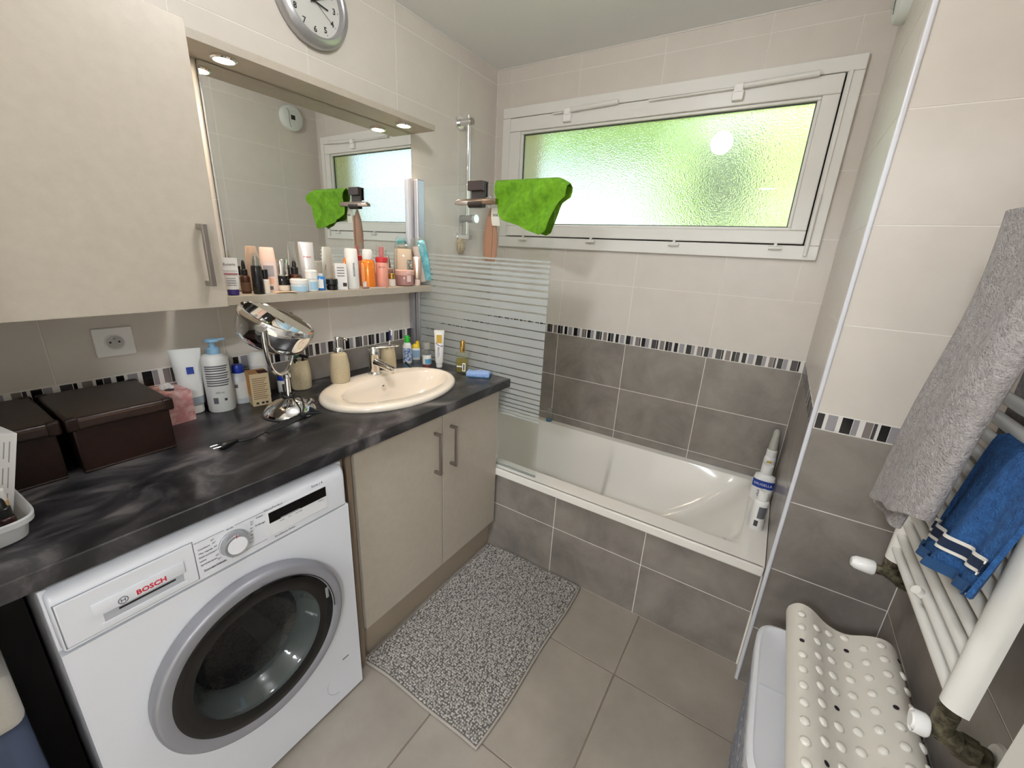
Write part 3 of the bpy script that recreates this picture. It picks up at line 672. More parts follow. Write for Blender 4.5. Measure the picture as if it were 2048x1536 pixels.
# ---- wall clock
t = thing('wall_clock', 'round silver wall clock with white dial on the left wall', 'clock', (.0, -1.108, 2.205))
cm = Matrix.Rotation(PI / 2, 4, 'Y')
ob('rim', loft([(.001, .118, .118), (.004, .130, .130), (.022, .132, .132), (.034, .126, .126), (.042, .113, .113), (.044, .106, .106), (.040, .101, .101), (.022, .099, .099)], 64, cap1=False, mtx=cm), P('clock_silver', (176, 176, 178), .3, .7), t)
dial = ob('dial', loft([(.018, .101, .101), (.021, .1005, .1005)], 64, mtx=cm), P('dial_white', (232, 230, 224), .5), t)
ob('inner_ring', loft([(.021, .1002, .1002), (.036, .1008, .1008)], 64, cap0=False, cap1=False, mtx=cm), black, t)
for i in range(1, 13):
    a = PI / 2 - i * PI / 6
    ob('numeral', letters(str(i), .025, None, .0002, .0006), print_dark, dial, (.0215, .078 * math.cos(a), .078 * math.sin(a)))
for i in range(60):
    if i % 5: continue
    a = i * PI / 30
    ob('minute_mark', box(.0212, .0218, -.0008, .0008, .090, .0945), print_dark, dial, (0, 0, 0), (a, 0, 0))
def hand(nm, a, L, w, x): ob(nm, box(x, x + .0015, -w, w, -.014, L), black, t, (0, 0, 0), (a, 0, 0))
hand('hour_hand', -math.radians(98), .052, .0022, .025); hand('minute_hand', -math.radians(62), .080, .0016, .027); hand('second_hand', -math.radians(125), .082, .0005, .029)
ob('hub', tube([(.022, 0, 0), (.031, 0, 0)], .004, 12), black, t)
ob('cover_glass', loft([(.0365, .1005, .1005), (.0375, .1005, .1005)], 64, mtx=cm), clear('clock_glass', (250, 250, 250), .8), t)

# ---- socket and vent
t = thing('wall_socket', 'white square power socket on the wall under the wall cabinet', 'socket', (0, -1.803, 1.147))
ob('plate', box(0, .009, -.0425, .0425, -.040, .040, .003, 3), white_gloss, t)
ob('collar', loft([(.008, .0225, .0225), (.0115, .0225, .0225), (.0115, .0195, .0195), (.002, .0185, .0185)], 36, mtx=cm), white_pl, t)
well = ob('well', loft([(.0088, .0187, .0187), (.0093, .0187, .0187)], 36, mtx=cm), P('socket_grey', (196, 194, 190), .5), t)
for y in (-.0095, .0095): ob('pin_hole', tube([(.009, y, 0), (.0098, y, 0)], .0026, 12), black, well)
ob('earth_pin', tube([(.009, 0, .0095), (.016, 0, .0095)], .0024, 12), satin, well)
t = thing('air_vent', 'round white ventilation outlet high on the alcove wall', 'vent', (XR, -.200, 2.262))
vm = Matrix.Rotation(-PI / 2, 4, 'Y')
vent_w = P('vent_white', (222, 226, 218), .35)
ob('housing', loft([(0, .082, .082), (.010, .083, .083), (.028, .078, .078), (.036, .064, .064), (.038, .03, .03)], 48, mtx=vm), vent_w, t)
ob('slot', box(-.0395, -.036, -.016, .014, -.012, .016), black, t)
for z in (-.03, -.018, .022, .034, .044): ob('louvre', box(-.042, -.034, -.026, .03, z, z + .004, .001), vent_w, t)
ob('cover_seam', tube(spline([(-.0385, -.045, .05), (-.0395, -.03, .03), (-.0395, -.03, -.03), (-.036, -.02, -.062)], 6), .0012, 6), print_grey, t)

# ---- towel radiator on the right wall
t = thing('towel_radiator', 'white ladder towel radiator on the right wall', 'radiator', (0, 0, 0))
rad_m = P('radiator_white', (232, 229, 222), .25)
def dbar(y, z0, R):
    bm = bmesh.new()
    pts = [(1.925, y + .0), ]
    sec = [(1.924 - .030 * math.sin(a), y - R * math.cos(a)) for a in frange(0, PI, 14)]
    A = [bm.verts.new((x, q, z0)) for x, q in sec]; B = [bm.verts.new((x, q, 1.76)) for x, q in sec]; n = len(sec)
    bm.faces.new(A); bm.faces.new(B[::-1])
    for i in range(n): bm.faces.new((A[i], A[(i + 1) % n], B[(i + 1) % n], B[i]))
    return finish(bm, 'bar', angle=50)
ob('upright', dbar(-.902, .756, .024), rad_m, t); ob('upright', dbar(-1.346, .776, .0215), rad_m, t)
rung = tube([(0, -.905, 0), (0, -1.350, 0)], .0112, 14); rung.materials.append(rad_m)
for i in range(25):
    if i in (13, 14, 21): continue
    ob('rung', rung, rad_m, t, (1.908, 0, .790 + .0376 * i))
for y in (-.96, -1.31): ob('wall_bracket', tube([(1.915, y, 1.08), (1.986, y, 1.08)], .012, 12), rad_m, t)
ob('air_plug', tube([(1.899, -1.14, .828), (1.886, -1.145, .838)], .009, 12), rad_m, t)
pipe = mottle(P('tarnished_pipe', (92, 86, 70), .5, .6), [(.35, (50, 46, 36)), (.65, (128, 120, 98))], 60, 4)
def valve(nm, lab, y, head, nx=-.026):
    v = thing(nm, lab, 'valve', (1.910, y, .760))
    ob('valve_body', tube(spline([(0, 0, .0), (0, 0, -.028), (.006, 0, -.05)], 4), .015, 12), pipe, v)
    ob('elbow', tube(spline([(.004, 0, -.045), (.03, 0, -.056), (.062, 0, -.060)], 4), .017, 14, rads=None), pipe, v)
    ob('union_nut', tube([(.024, 0, -.054), (.046, 0, -.059)], .021, 6), pipe, v)
    ob('wall_rose', lathe([(.034, 0), (.030, .006), (.014, .009)]), white_pl, v, (.0768, 0, -.062), (0, -PI / 2, 0))
    k = ob('valve_neck', tube([(-.002, 0, -.046), (head - .02 if False else -.028, 0, -.048)], .012, 12), pipe, v)
    ob('valve_head', loft([(0, .0165, .0165), (.004, .019, .019), (.02, .0185, .0185), (head, .0165, .0165), (head + .008, .011, .011)], 22, mtx=Matrix.Translation((nx, 0, -.048)) @ Matrix.Rotation(-PI / 2, 4, 'Y')), white_gloss, v)
valve('radiator_valve', 'radiator valve with white head at the far foot of the radiator', -.902, .040)
valve('radiator_valve', 'tarnished radiator valve with short white cap by the near radiator upright', -1.346, .014, -.014)
# towels
towel_m = mottle(P('grey_terry', (150, 142, 138), .95), [(.3, (148, 142, 140)), (.7, (182, 176, 174))], 90, 4, bump=1.0, bump_scale=260, bump_dist=.006)
def towel_fn(y0, y1, xo, thick, z0, z1, ph, rise):
    bm = bmesh.new(); rows = []; n = 28; m = 26
    for j in range(m + 1):
        f = j / m; row = []
        for i in range(n):
            a = 2 * PI * i / n; c, s = math.cos(a), math.sin(a)
            yy = (y0 + y1) / 2 + (y1 - y0) / 2 * math.copysign(abs(c) ** .6, c)
            z = z0 + rise * (y1 - yy) / (y1 - y0) + (z1 - z0 - rise * (y1 - yy) / (y1 - y0)) * f
            out = .040 * (1 - f) ** 1.6
            xx = xo - out + thick * math.copysign(abs(s) ** .75, s) + .005 * math.sin(40 * yy + ph + 3 * f) + .004 * math.sin(8 * f + ph)
            row.append(bm.verts.new((xx, yy + .008 * math.sin(5 * f + ph), z + .004 * math.sin(50 * yy + ph) * (1 - f))))
        rows.append(row)
    for A, B in zip(rows, rows[1:]):
        for i in range(n): bm.faces.new((A[i], A[(i + 1) % n], B[(i + 1) % n], B[i]))
    bm.faces.new(rows[0][::-1]); bm.faces.new(rows[-1])
    return finish(bm, 'towel', angle=70)
t = thing('grey_towel', 'thick grey terry towel hanging over the towel radiator', 'towel', (0, 0, 0))
ob('back_fold', towel_fn(-1.16, -.985, 1.866, .014, .935, 1.545, .4, .03), towel_m, t)
ob('front_fold', towel_fn(-1.275, -1.020, 1.852, .022, .955, 1.550, 1.7, .085), towel_m, t)
ob('top_drape', sheet(lambda u, v: (1.905 + .052 * math.cos(PI * v) , -1.015 - .26 * u, 1.535 + .035 * math.sin(PI * v)), 14, 14, .010, 70), towel_m, t)
ob('back_drape', sheet(lambda u, v: (1.952, -1.02 - .25 * u, 1.535 - .40 * v), 8, 8, .008, 70), towel_m, t)
blue_m = mottle(P('blue_terry', (34, 84, 140), .95), [(.3, (24, 66, 116)), (.7, (44, 98, 158))], 80, 4, bump=1.0, bump_scale=300, bump_dist=.005)
def blue_fn(u, v, off=0.0):
    """v: 0 front hem .. 1 back"""
    y = -1.178 - .215 * u; lf = 1.190 - (.948 + .060 * u); L = lf + .03 + .12; s = v * L
    wob = .010 * math.sin(9 * u + 1.0) + .007 * math.sin(21 * u + .5)
    if s < lf: z = 1.190 - lf + s; x = 1.885 - .038 * (1 - s / lf) ** .8 + wob * (1 - s / lf) - off
    elif s < lf + .03: a = (s - lf) / .03 * PI; x = 1.908 - .023 * math.cos(a); z = 1.190 + .014 * math.sin(a)
    else: x = 1.931; z = 1.190 - (s - lf - .03)
    return (x, y - .012 * math.sin(3 * v + 2 * u), z)
t = thing('blue_towel', 'small blue towel with pale stripes hung on the radiator', 'towel', (0, 0, 0))
ob('cloth', sheet(blue_fn, 30, 40, .006, 80), blue_m, t)
for v0, v1 in ((.108, .122), (.166, .182)): ob('stripe', sheet(lambda u, v, v0=v0, v1=v1: blue_fn(.005 + .99 * u, v0 + (v1 - v0) * v, .0045), 30, 3, .0015, 80), P('stripe_white', (222, 216, 208), .9), t)
ob('dark_stripe', sheet(lambda u, v: blue_fn(.005 + .99 * u, .124 + .040 * v, .0043), 30, 3, .0012, 80), P('stripe_navy', (14, 34, 62), .9), t)
ob('hem', sheet(lambda u, v: blue_fn(.003 + .994 * u, .0 + .05 * v, .004), 30, 3, .0012, 80), P('hem_blue', (28, 68, 112), .9), t)

# ---- laundry hamper and folded bath mat
HZ = .520
t = thing('laundry_hamper', 'pale grey plastic laundry hamper with hinged lid in the corner', 'hamper', (1.812, -1.245, 0))
ham = P('hamper_plastic', (206, 206, 210), .4)
ob('body', loft([(.0, .112, .180), (.01, .118, .187), (.44, .136, .214), (.48, .138, .216)], 56, 7), ham, t)
ob('collar', loft([(.47, .140, .218), (.475, .145, .223), (.492, .145, .223), (.495, .140, .218)], 56, 7), ham, t)
lid = ob('lid', loft([(.494, .146, .224), (.512, .147, .225), (HZ - .002, .143, .221), (HZ, .137, .215), (HZ - .004, .131, .209), (HZ - .004, .0, .0)], 56, 7, cap1=False), ham, t)
ob('lid_hinge', box(-.131, .131, .010, .014, HZ - .0045, HZ - .0022, .0005), P('hamper_seam', (186, 186, 192), .5), lid)
slot = box(-.0016, .0016, -.004, .004, -.055, .055, .001); slot.materials.append(P('hamper_gap', (120, 120, 128), .6))
for k in range(3):
    for j in range(10):
        z = .10 + .13 * k
        ob('side_slot', slot, None, t, (-(.1185 + .018 * z / .44), -.16 + .036 * j, z), (0, math.radians(-2.4), 0))
t = thing('bath_mat', 'folded beige rubber bath mat with round bumps on the hamper lid', 'rubber mat', (1.665, -1.25, HZ - .003))
rub = P('beige_rubber', (212, 206, 195), .5)
sp = spline([(.275, 0, .006), (.20, 0, .005), (.125, 0, .005), (.078, 0, .012), (.060, 0, .036), (.078, 0, .062), (.108, 0, .062), (.150, 0, .040), (.190, 0, .036), (.232, 0, .058), (.262, 0, .064), (.284, 0, .050), (.297, 0, .022)], 8)
acc = [0]
for a, b in zip(sp, sp[1:]): acc.append(acc[-1] + (b - a).length)
def on_sp(d):
    d = max(0, min(acc[-1] - 1e-6, d)); i = max(k for k in range(len(acc)) if acc[k] <= d); i = min(i, len(sp) - 2)
    f = (d - acc[i]) / (acc[i + 1] - acc[i]); p = sp[i].lerp(sp[i + 1], f); tg = (sp[i + 1] - sp[i]).normalized()
    return p, Vector((-tg.z, 0, tg.x))
YL = .62
def mat_pt(d, y):
    p, nn = on_sp(d); dz = .010 * max(0, (y - .12) / .15) * math.exp(-((p.x - .09) / .05) ** 2)
    return Vector((p.x, y, p.z + (dz if d > acc[-1] * .45 else 0))), nn
ob('sheet', sheet(lambda u, v: mat_pt(u * acc[-1], -.36 + YL * v)[0], 96, 24, .0022, 80), rub, t)
bump_me = lathe([(.0092, -.001), (.0089, .0012), (.0071, .0034), (.0038, .0046), (.0003, .0049)], 14, cap0=False); bump_me.materials.append(P('rubber_bump', (224, 219, 209), .35))
hole_me = lathe([(.0052, .0002), (.0052, .0010), (.0003, .0011)], 12, cap0=False); hole_me.materials.append(P('drain_hole', (30, 18, 30), .8))
top0 = acc[-1] * .50
nrow = 7
for i in range(nrow):
    for j in range(14):
        d = top0 + (acc[-1] - top0 - .012) * (i + .35) / nrow; y = -.345 + .0435 * j + (.0217 if i % 2 else 0) + .008 * math.sin(i)
        if y > .245: continue
        p, nn = mat_pt(d, y)
        if nn.z < -.2: nn = -nn
        q = nn.to_track_quat('Z', 'X').to_euler()
        isn = (i * 3 + j * 2) % 11 == 0
        ob('hole' if isn else 'bump', hole_me if isn else bump_me, None, t, p + nn * .0012, q)

# ---- chenille bath rug on the floor
t = thing('bath_rug', 'grey chenille bath rug on the floor before the sink cabinet', 'rug', (.790, -1.085, 0))
rx, ry = .252, .385
def rug_xy(u, v):
    x = -rx + 2 * rx * u; y = -ry + 2 * ry * v
    return (x + .012 * math.sin(2.2 * v + .2) - .010 * v + .004 * math.sin(9 * v), y + .010 * math.sin(3.2 * u - .3) + .004 * math.sin(8 * u))
bm = bmesh.new()
def rug_fn(u, v):
    x, y = rug_xy(u, v); return (x, y, .006)
ob('base', sheet(rug_fn, 24, 30, -.005, 60), P('rug_base', (92, 88, 83), .95), t)
bord = [rug_xy(i / 30, 0) for i in range(30)] + [rug_xy(1, i / 40) for i in range(40)] + [rug_xy(1 - i / 30, 1) for i in range(30)] + [rug_xy(0, 1 - i / 40) for i in range(40)]
ob('hem', tube([(x, y, .006) for x, y in bord], .0055, 8, True), P('rug_hem', (150, 142, 133), .9), t)
ico = bmesh.new(); bmesh.ops.create_icosphere(ico, subdivisions=1, radius=1.0); ico.verts.ensure_lookup_table()
iv = [v.co.copy() for v in ico.verts]; ifc = [[v.index for v in f.verts] for f in ico.faces]; ico.free()
vs_, fs_ = [], []
rnd = random.Random(3)
nu, nv = 60, 92
for i in range(nu):
    for j in range(nv):
        x, y = rug_xy((i + .5 + rnd.uniform(-.3, .3)) / nu * .984 + .008, (j + .5 + rnd.uniform(-.08, .08)) / nv * .988 + .006)
        a = .0046 + rnd.uniform(-.0008, .0010); h = .010 + rnd.uniform(-.003, .004); an = rnd.uniform(0, PI); lx, ly = rnd.uniform(-.003, .003), rnd.uniform(-.003, .003)
        k = len(vs_); c, s = math.cos(an), math.sin(an)
        for p in iv:
            X, Y = p.x * a * 1.15, p.y * a * .85; f = (p.z + 1) / 2
            vs_.append((x + X * c - Y * s + lx * f, y + X * s + Y * c + ly * f, .005 + h * f))
        fs_ += [[k + q for q in f] for f in ifc]
me = bpy.data.meshes.new('pile'); me.from_pydata(vs_, [], fs_)
for p in me.polygons: p.use_smooth = True
pile = ob('pile', me, mottle(P('rug_pile', (142, 136, 130), .9), [(.3, (122, 117, 112)), (.5, (156, 150, 143)), (.72, (190, 184, 175))], 130, 2), t); pile['kind'] = 'stuff'

# ---- white and blue laundry in the gap left of the machine
t = thing('white_towel_stack', 'folded white towels in the gap left of the washing machine', 'towels', (.42, -2.234, 0))
wc = mottle(P('white_cloth', (226, 222, 214), .95), None, bump=.6, bump_scale=120)
ob('folded_towel', box(-.115, .10, -.062, .064, .555, .68, .02, 4), wc, t)
ob('folded_towel', box(-.115, .08, -.062, .054, .665, .76, .02, 4), wc, t)
jb = thing('blue_laundry', 'blue cloth under the white towels left of the machine', 'cloth', (.42, -2.234, 0))
ob('cloth', box(-.115, .09, -.062, .062, .0, .55, .03, 4), P('blue_cloth', (98, 110, 140), .95), jb)

# ============================================================ THINGS ON THE WORKTOP
stone = mottle(P('stone_resin', (190, 176, 146), .75), [(.35, (176, 160, 128)), (.6, (198, 184, 154))], 320, 3, bump=.25, bump_scale=350)
STONE = [(0, .031, .031), (.004, .035, .035), (.03, .0372, .0372), (.07, .0362, .0362), (.108, .0305, .0305), (.113, .029, .029)]
t = thing('soap_dispenser', 'sandy stone soap dispenser with chrome pump on the basin rim', 'dispenser', (.150, -1.208, ZC + .018), facing(.15, -1.208))
ob('body', loft(STONE + [(.118, .022, .022)], 36), stone, t)
pu = ob('pump', lathe([(.016, .116), (.017, .118), (.017, .134), (.014, .138), (.008, .140), (.008, .168), (.012, .170), (.012, .178), (.010, .181)]), chrome, t)
ob('spout', tube(spline([(0, 0, .175), (.018, .022, .176), (.026, .034, .170)], 4), .0042, 10), chrome, pu)
CUP = STONE + [(.110, .0265, .0265), (.03, .030, .030), (.010, .028, .028)]
t = thing('tumbler', 'sandy stone tumbler holding black razors behind the makeup mirror', 'cup', (.062, -1.316, ZC))
ob('cup', loft(CUP, 36, cap1=True), stone, t)
razor_m = P('razor_black', (22, 24, 26), .4)
for i, (dx, dy, a, b) in enumerate([(-.006, .006, .16, .10), (.008, -.004, -.20, .06), (.002, .012, .05, -.22)]):
    z = thing('razor', ['black razor leaning left in the stone tumbler', 'black razor standing upright in the stone tumbler', 'black razor leaning right in the stone tumbler'][i], 'razor', (.062 + dx, -1.316 + dy, ZC + .012), rot=(b, a, .6 + i))
    ob('grip', loft([(0, .004, .004), (.05, .005, .0045), (.115, .004, .0035)], 12), razor_m, z)
    ob('razor_head', box(-.020, .020, -.005, .005, .113, .124, .002), P('razor_green', (30, 60, 60), .4) if i == 1 else razor_m, z)
t = thing('tumbler', 'sandy stone tumbler with toothbrush behind the basin tap', 'cup', (.135, -.955, ZC))
ob('cup', loft([(a, b * .96, c * .96) for a, b, c in [r[:3] for r in CUP]], 36), stone, t)
z = thing('toothbrush', 'white and navy toothbrush standing in the stone tumbler', 'toothbrush', (.137, -.955, ZC + .012), rot=(.10, .06, .9))
ob('brush_handle', loft([(0, .003, .004), (.06, .004, .005), (.11, .0035, .0045), (.135, .0022, .0028), (.165, .003, .005), (.185, .003, .0055), (.19, .001, .003)], 14), white_pl, z)
ob('brush_grip', loft([(.138, .0035, .0042), (.150, .0042, .0062), (.178, .0042, .0062), (.186, .003, .004)], 14), P('brush_navy', (36, 34, 110), .4), z)
ob('bristles', box(.003, .009, -.0035, .0035, .160, .184, .001), white_pl, z)

# chrome make-up mirror
BX, BY = .262, -1.478
t = thing('makeup_mirror', 'round chrome makeup mirror on a domed stand on the worktop', 'mirror', (BX, BY, ZC))
ob('foot', loft([(0, .079, .079), (.004, .080, .080), (.014, .076, .076), (.030, .062, .062), (.044, .040, .040), (.052, .020, .020), (.056, .012, .012)], 56), chrome, t)
ob('foot_ring', loft([(-.0, .081, .081), (.003, .081, .081)], 56), black, t)
sw = ob('switch_knob', loft([(0, .010, .010), (.010, .010, .010), (.013, .007, .007)], 18, mtx=Matrix.Translation((.030, .052, .030)) @ Matrix.Rotation(.75, 4, Vector((-.8, .5, 0)))), satin, t)
stem_top = Vector((-.020, .012, .120))
ob('stem', tube([(-.004, .002, .05), tuple(stem_top)], .0085, 14), chrome, t)
ob('stem_nut', lathe([(.008, -.008), (.013, -.004), (.013, .006), (.006, .014), (.002, .018)]), chrome, t, tuple(stem_top))
HC = Vector((-.022, .005, .298)); N = Vector((.322, .307, .896)).normalized(); AX = N.cross(Vector((0, 0, 1))).normalized()
Yv = N.cross(AX).normalized()
hm = Matrix.Translation(HC) @ Matrix((AX, Yv, N)).transposed().to_4x4()
hd = ob('head', loft([(-.082, .060, .060), (-.080, .078, .078), (-.066, .096, .096), (-.045, .105, .105), (-.015, .1095, .1095), (-.004, .1105, .1105), (.004, .1095, .1095), (.009, .105, .105), (.010, .099, .099)], 72, mtx=hm), chrome, t)
ob('mirror_disc', loft([(.0095, .0985, .0985), (.0115, .0975, .0975)], 64, mtx=hm), mirror_m, hd)
ob('bezel', loft([(.006, .1085, .1085), (.012, .106, .106), (.0135, .1015, .1015), (.0115, .0972, .0972)], 72, cap0=False, cap1=False, mtx=hm), chrome, hd)
pv = [HC + AX * .122, HC - AX * .122]
dn_ = Vector((0, 0, -1))
mid = stem_top + Vector((0, 0, .012))
c1 = [mid] + [mid.lerp(Vector((p.x, p.y, mid.z)), k) + Vector((0, 0, (p.z - mid.z) * h)) for p in (pv[0],) for k, h in ((.45, .06), (.82, .27), (.98, .62))] + [pv[0]]
c2 = [mid] + [mid.lerp(Vector((p.x, p.y, mid.z)), k) + Vector((0, 0, (p.z - mid.z) * h)) for p in (pv[1],) for k, h in ((.45, .06), (.82, .27), (.98, .62))] + [pv[1]]
for c in (c1, c2): ob('yoke_arm', tube(spline(c, 6), .0062, 12), chrome, t)
for p, s in ((pv[0], 1), (pv[1], -1)):
    ob('pivot', tube([p - AX * .016 * s, p + AX * .010 * s], .0095, 16), chrome, t)
t = thing('power_cord', 'black power cord with plug coiled at the makeup mirror foot', 'cord', (0, 0, ZC))
coil = [(BX - .008 + .019 * math.cos(a), BY + .004 + .019 * math.sin(a), .052 + .0045 * a / PI + .004 * math.sin(3 * a)) for a in frange(0, 11, 44)]
coil = [(x, y, z) for x, y, z in coil]
lead = [coil[0], (BX + .045, BY + .012, .062), (BX + .075, BY + .004, .040), (BX + .088, BY - .012, .020)]
ob('cord_coil', tube(spline(coil, 2), .0032, 7), rubber, t)
ob('cord_lead', tube(spline(lead, 6), .0030, 7), rubber, t)
bun = Vector((BX + .090, BY - .02, .012))
for i in range(5):
    s = .004 * i
    pts = [bun + Vector((.0 + s * .4, .03, .012 + s)), bun + Vector((.018 + s, .045, .006 + s * .4)), bun + Vector((.006, .01, .008 + s * .3)), bun + Vector((-.004 + s, -.045, .004 + s * .4)), bun + Vector((.016 + s, -.105, .002 + s * .3)), bun + Vector((.036 + s * .4, -.118, .003)), bun + Vector((.030 - s, -.06, .003 + s * .3)), bun + Vector((.008, .006, .004 + s * .3)), bun + Vector((-.012 + s, .04, .004 + s))]
    ob('cord_loop', tube(spline(pts, 6), .0028, 7), rubber, t)
ob('cord_tie', tube([bun + Vector((.006, -.004, .008)), bun + Vector((.004, .012, .008))], .010, 10), rubber, t)
ob('cord_tail', tube(spline([bun + Vector((.02, -.10, .003)), (.368, -1.640, .004), (.372, -1.672, .005), (.368, -1.690, .007)], 6), .0028, 7), rubber, t)
pl = ob('plug', loft([(0, .005, .005), (.012, .008, .007), (.028, .013, .009), (.040, .016, .010), (.044, .014, .009)], 18, 3, mtx=Matrix.Translation((.368, -1.688, .011)) @ Matrix.Rotation(math.radians(92), 4, 'X')), black, t)
for dx in (-.009, .009): ob('plug_pin', tube([(.368 + dx, -1.730, .011), (.366 + dx, -1.750, .011)], .0022, 8), chrome, pl)

# bottles at the back, left of the tap
wb1 = P('lotion_white', (222, 222, 218), .4)
t = bottle('lotion_bottle', 'white lotion bottle with pale blue pump and printed back', 'bottle', (.068, -1.594, ZC), [
    ('body', [(0, .034, .035), (.004, .0365, .0375), (.17, .0365, .0375), (.182, .030, .031), (.187, .019, .019)], wb1, 2.3),
    ('pump_collar', [(.186, .018, .018), (.188, .0185, .0185), (.204, .0175, .0175), (.208, .012, .012)], P('pump_blue', (136, 176, 204), .4)),
    ('pump_head', [(.206, .008, .008), (.222, .008, .008), (.226, .017, .020), (.233, .014, .017)], MATS['pump_blue'])])
ob('pump_spout', tube([(0, .01, .229), (.004, .036, .232)], .0035, 8), MATS['pump_blue'], t)
for i, z in enumerate([.150, .143, .136, .127, .119, .112, .103, .096, .088]): ob('print_line', cylpatch(.0366, z, z + .0042, -.85, .85 - .08 * (i % 3), 12, .0376, ex=2.3), print_grey, t)
ob('lettering', letters('500 ml', .0085, .0372), print_dark, t, (0, 0, .066))
ob('barcode', cylpatch(.0366, .030, .050, -.5, -.15, 6, .0376, ex=2.3), print_grey, t); ob('print_block', cylpatch(.0366, .038, .046, .2, .4, 4, .0376, ex=2.3), print_dark, t)
t = bottle('cream_tube', 'tall white cream tube with grey band standing on its cap', 'tube', (.034, -1.657, ZC), [
    ('cap', cyl(.0245, 0, .030), white_pl), ('band', [(.030, .027, .029), (.055, .026, .030)], P('band_grey', (150, 160, 166), .45)),
    ('body', [(.055, .0255, .030), (.10, .023, .033), (.16, .013, .037), (.198, .004, .040), (.206, .002, .041)], wb1)])
ob('print_block', box(.0130, .0150, -.004, .014, .130, .152), print_blue, t, (0.0055, 0, 0)); ob('print_panel', box(.0105, .0125, -.003, .014, .155, .188), print_grey, t, (.003, 0, 0), (0, -.15, 0))
ob('print_mark', box(.012, .0135, -.026, -.014, .162, .182), print_grey, t, (0, 0, 0), (0, -.2, 0))
t = bottle('medicine_bottle', 'small white bottle with royal blue screw cap beside a carton', 'bottle', (.046, -1.522, ZC), [
    ('body', [(0, .026, .029), (.004, .028, .031), (.085, .028, .031), (.098, .022, .024), (.106, .015, .015)], P('bottle_frost', (206, 210, 214), .35), 2.4),
    ('cap', [(.104, .0165, .0165), (.106, .0175, .0175), (.128, .0170, .0170), (.132, .015, .015)], P('cap_blue', (22, 52, 160), .35))])
ob('paper_label', cylpatch(.028, .02, .078, -1.1, 1.1, 14, .031, ex=2.4), wb1, t); ob('print_block', cylpatch(.0284, .058, .070, -.45, -.15, 4, .0314, ex=2.4), print_grey, t)
t = thing('skincare_carton', 'upright cream carton with orange side next to the blue-capped bottle', 'carton', (.104, -1.492, ZC), math.radians(-14))
ob('carton_body', box(-.030, .030, -.028, .028, 0, .112, .001), P('carton_cream', (212, 190, 152), .6), t)
ob('orange_panel', box(-.029, .029, -.0284, -.0278, .035, .108), P('carton_orange', (214, 150, 66), .6), t)
ob('top_flap', box(-.030, .030, -.028, .028, .1121, .1130), P('carton_top', (206, 150, 92), .6), t); ob('flap_gap', box(-.012, .031, .0, .0285, .1128, .1133), P('gap_brown', (70, 30, 24), .8), t)
for i in range(11): ob('print_line', box(.0301, .0304, -.022, .021 - .004 * (i % 3), .094 - .007 * i, .097 - .007 * i), P('print_tan', (150, 122, 92), .7), t)
for y in (-.014, .002, .014): ob('print_mark', box(.0301, .0304, y - .004, y + .004, .006, .013), print_dark, t)
bottle('deodorant', 'tall white rounded deodorant behind the cream carton', 'bottle', (.040, -1.452, ZC), [
    ('body', [(0, .022, .026), (.003, .023, .0275), (.115, .023, .0275)], white_sat, 2.4), ('cap', [(.1155, .022, .0265), (.145, .0215, .026), (.158, .017, .021), (.165, .009, .012)], white_pl, 2.4)])
t = bottle('eye_drops', 'little white bottle with blue cap behind the makeup mirror stem', 'bottle', (.050, -1.376, ZC), [
    ('body', [(0, .018, .020), (.003, .0195, .0215), (.042, .0195, .0215), (.046, .017, .019)], wb1, 2.4), ('cap', [(.046, .019, .021), (.062, .0185, .0205), (.070, .014, .016), (.073, .008, .009)], MATS['cap_blue'])])
ob('barcode', cylpatch(.0195, .006, .034, -.25, .25, 5, .0215, ex=2.4), print_dark, t)

# right end of the worktop
t = bottle('mouth_rinse', 'small white bottle with bright green cap by the screen profile', 'bottle', (.078, -.786, ZC), [
    ('body', [(0, .017, .020), (.003, .0185, .0215), (.085, .0185, .0215), (.100, .012, .014), (.103, .010, .010)], white_pl, 2.3), ('cap', [(.101, .0125, .0125), (.125, .0120, .0120), (.134, .009, .009)], P('cap_green', (40, 190, 50), .35))])
ob('paper_label', cylpatch(.0186, .012, .075, -1.1, 1.1, 10, .0216, ex=2.3), mottle(P('leaf_label', (120, 150, 190), .5), [(.4, (228, 232, 236)), (.55, (70, 110, 170))], 160, 2), t)
t = bottle('dental_floss', 'small white dispenser with yellow hinged cap by the screen profile', 'dispenser', (.062, -.714, ZC), [
    ('body', [(0, .013, .019), (.003, .015, .021), (.058, .015, .0205), (.062, .012, .018)], white_pl, 3), ('cap', [(.060, .014, .0195), (.072, .013, .018), (.080, .008, .010)], P('cap_yellow', (244, 206, 30), .4), 3),
    ('cap_tip', [(.072, .009, .010, 0, .008), (.090, .008, .009, 0, .008), (.094, .004, .005, 0, .008)], MATS['cap_yellow'])])
ob('paper_label', cylpatch(.0153, .012, .05, -.9, .9, 8, .021, ex=3), P('label_blue', (150, 180, 206), .5), t)
t = bottle('travel_mouthwash', 'clear little bottle with red mouthwash and blue label', 'bottle', (.200, -.780, ZC), [
    ('body', [(0, .018, .018), (.003, .0205, .0205), (.070, .0205, .0205), (.086, .012, .012), (.090, .011, .011)], clear('pet_clear', (232, 234, 232), 1.0, (230, 230, 230), .10)),
    ('liquid', [(.002, .018, .018), (.004, .0195, .0195), (.014, .0195, .0195)], P('red_liquid', (150, 26, 40), .2)),
    ('cap', [(.088, .0165, .0165), (.090, .017, .017), (.116, .0165, .0165), (.118, .015, .015)], clear('cap_clear', (236, 236, 236), 1.0, (236, 234, 230), .35))])
ob('paper_label', cylpatch(.0206, .018, .062, -1.3, 1.3, 14), white_pl, t); ob('label_patch', cylpatch(.0210, .020, .044, -.4, 1.1, 10), P('label_cyan', (96, 160, 196), .5), t)
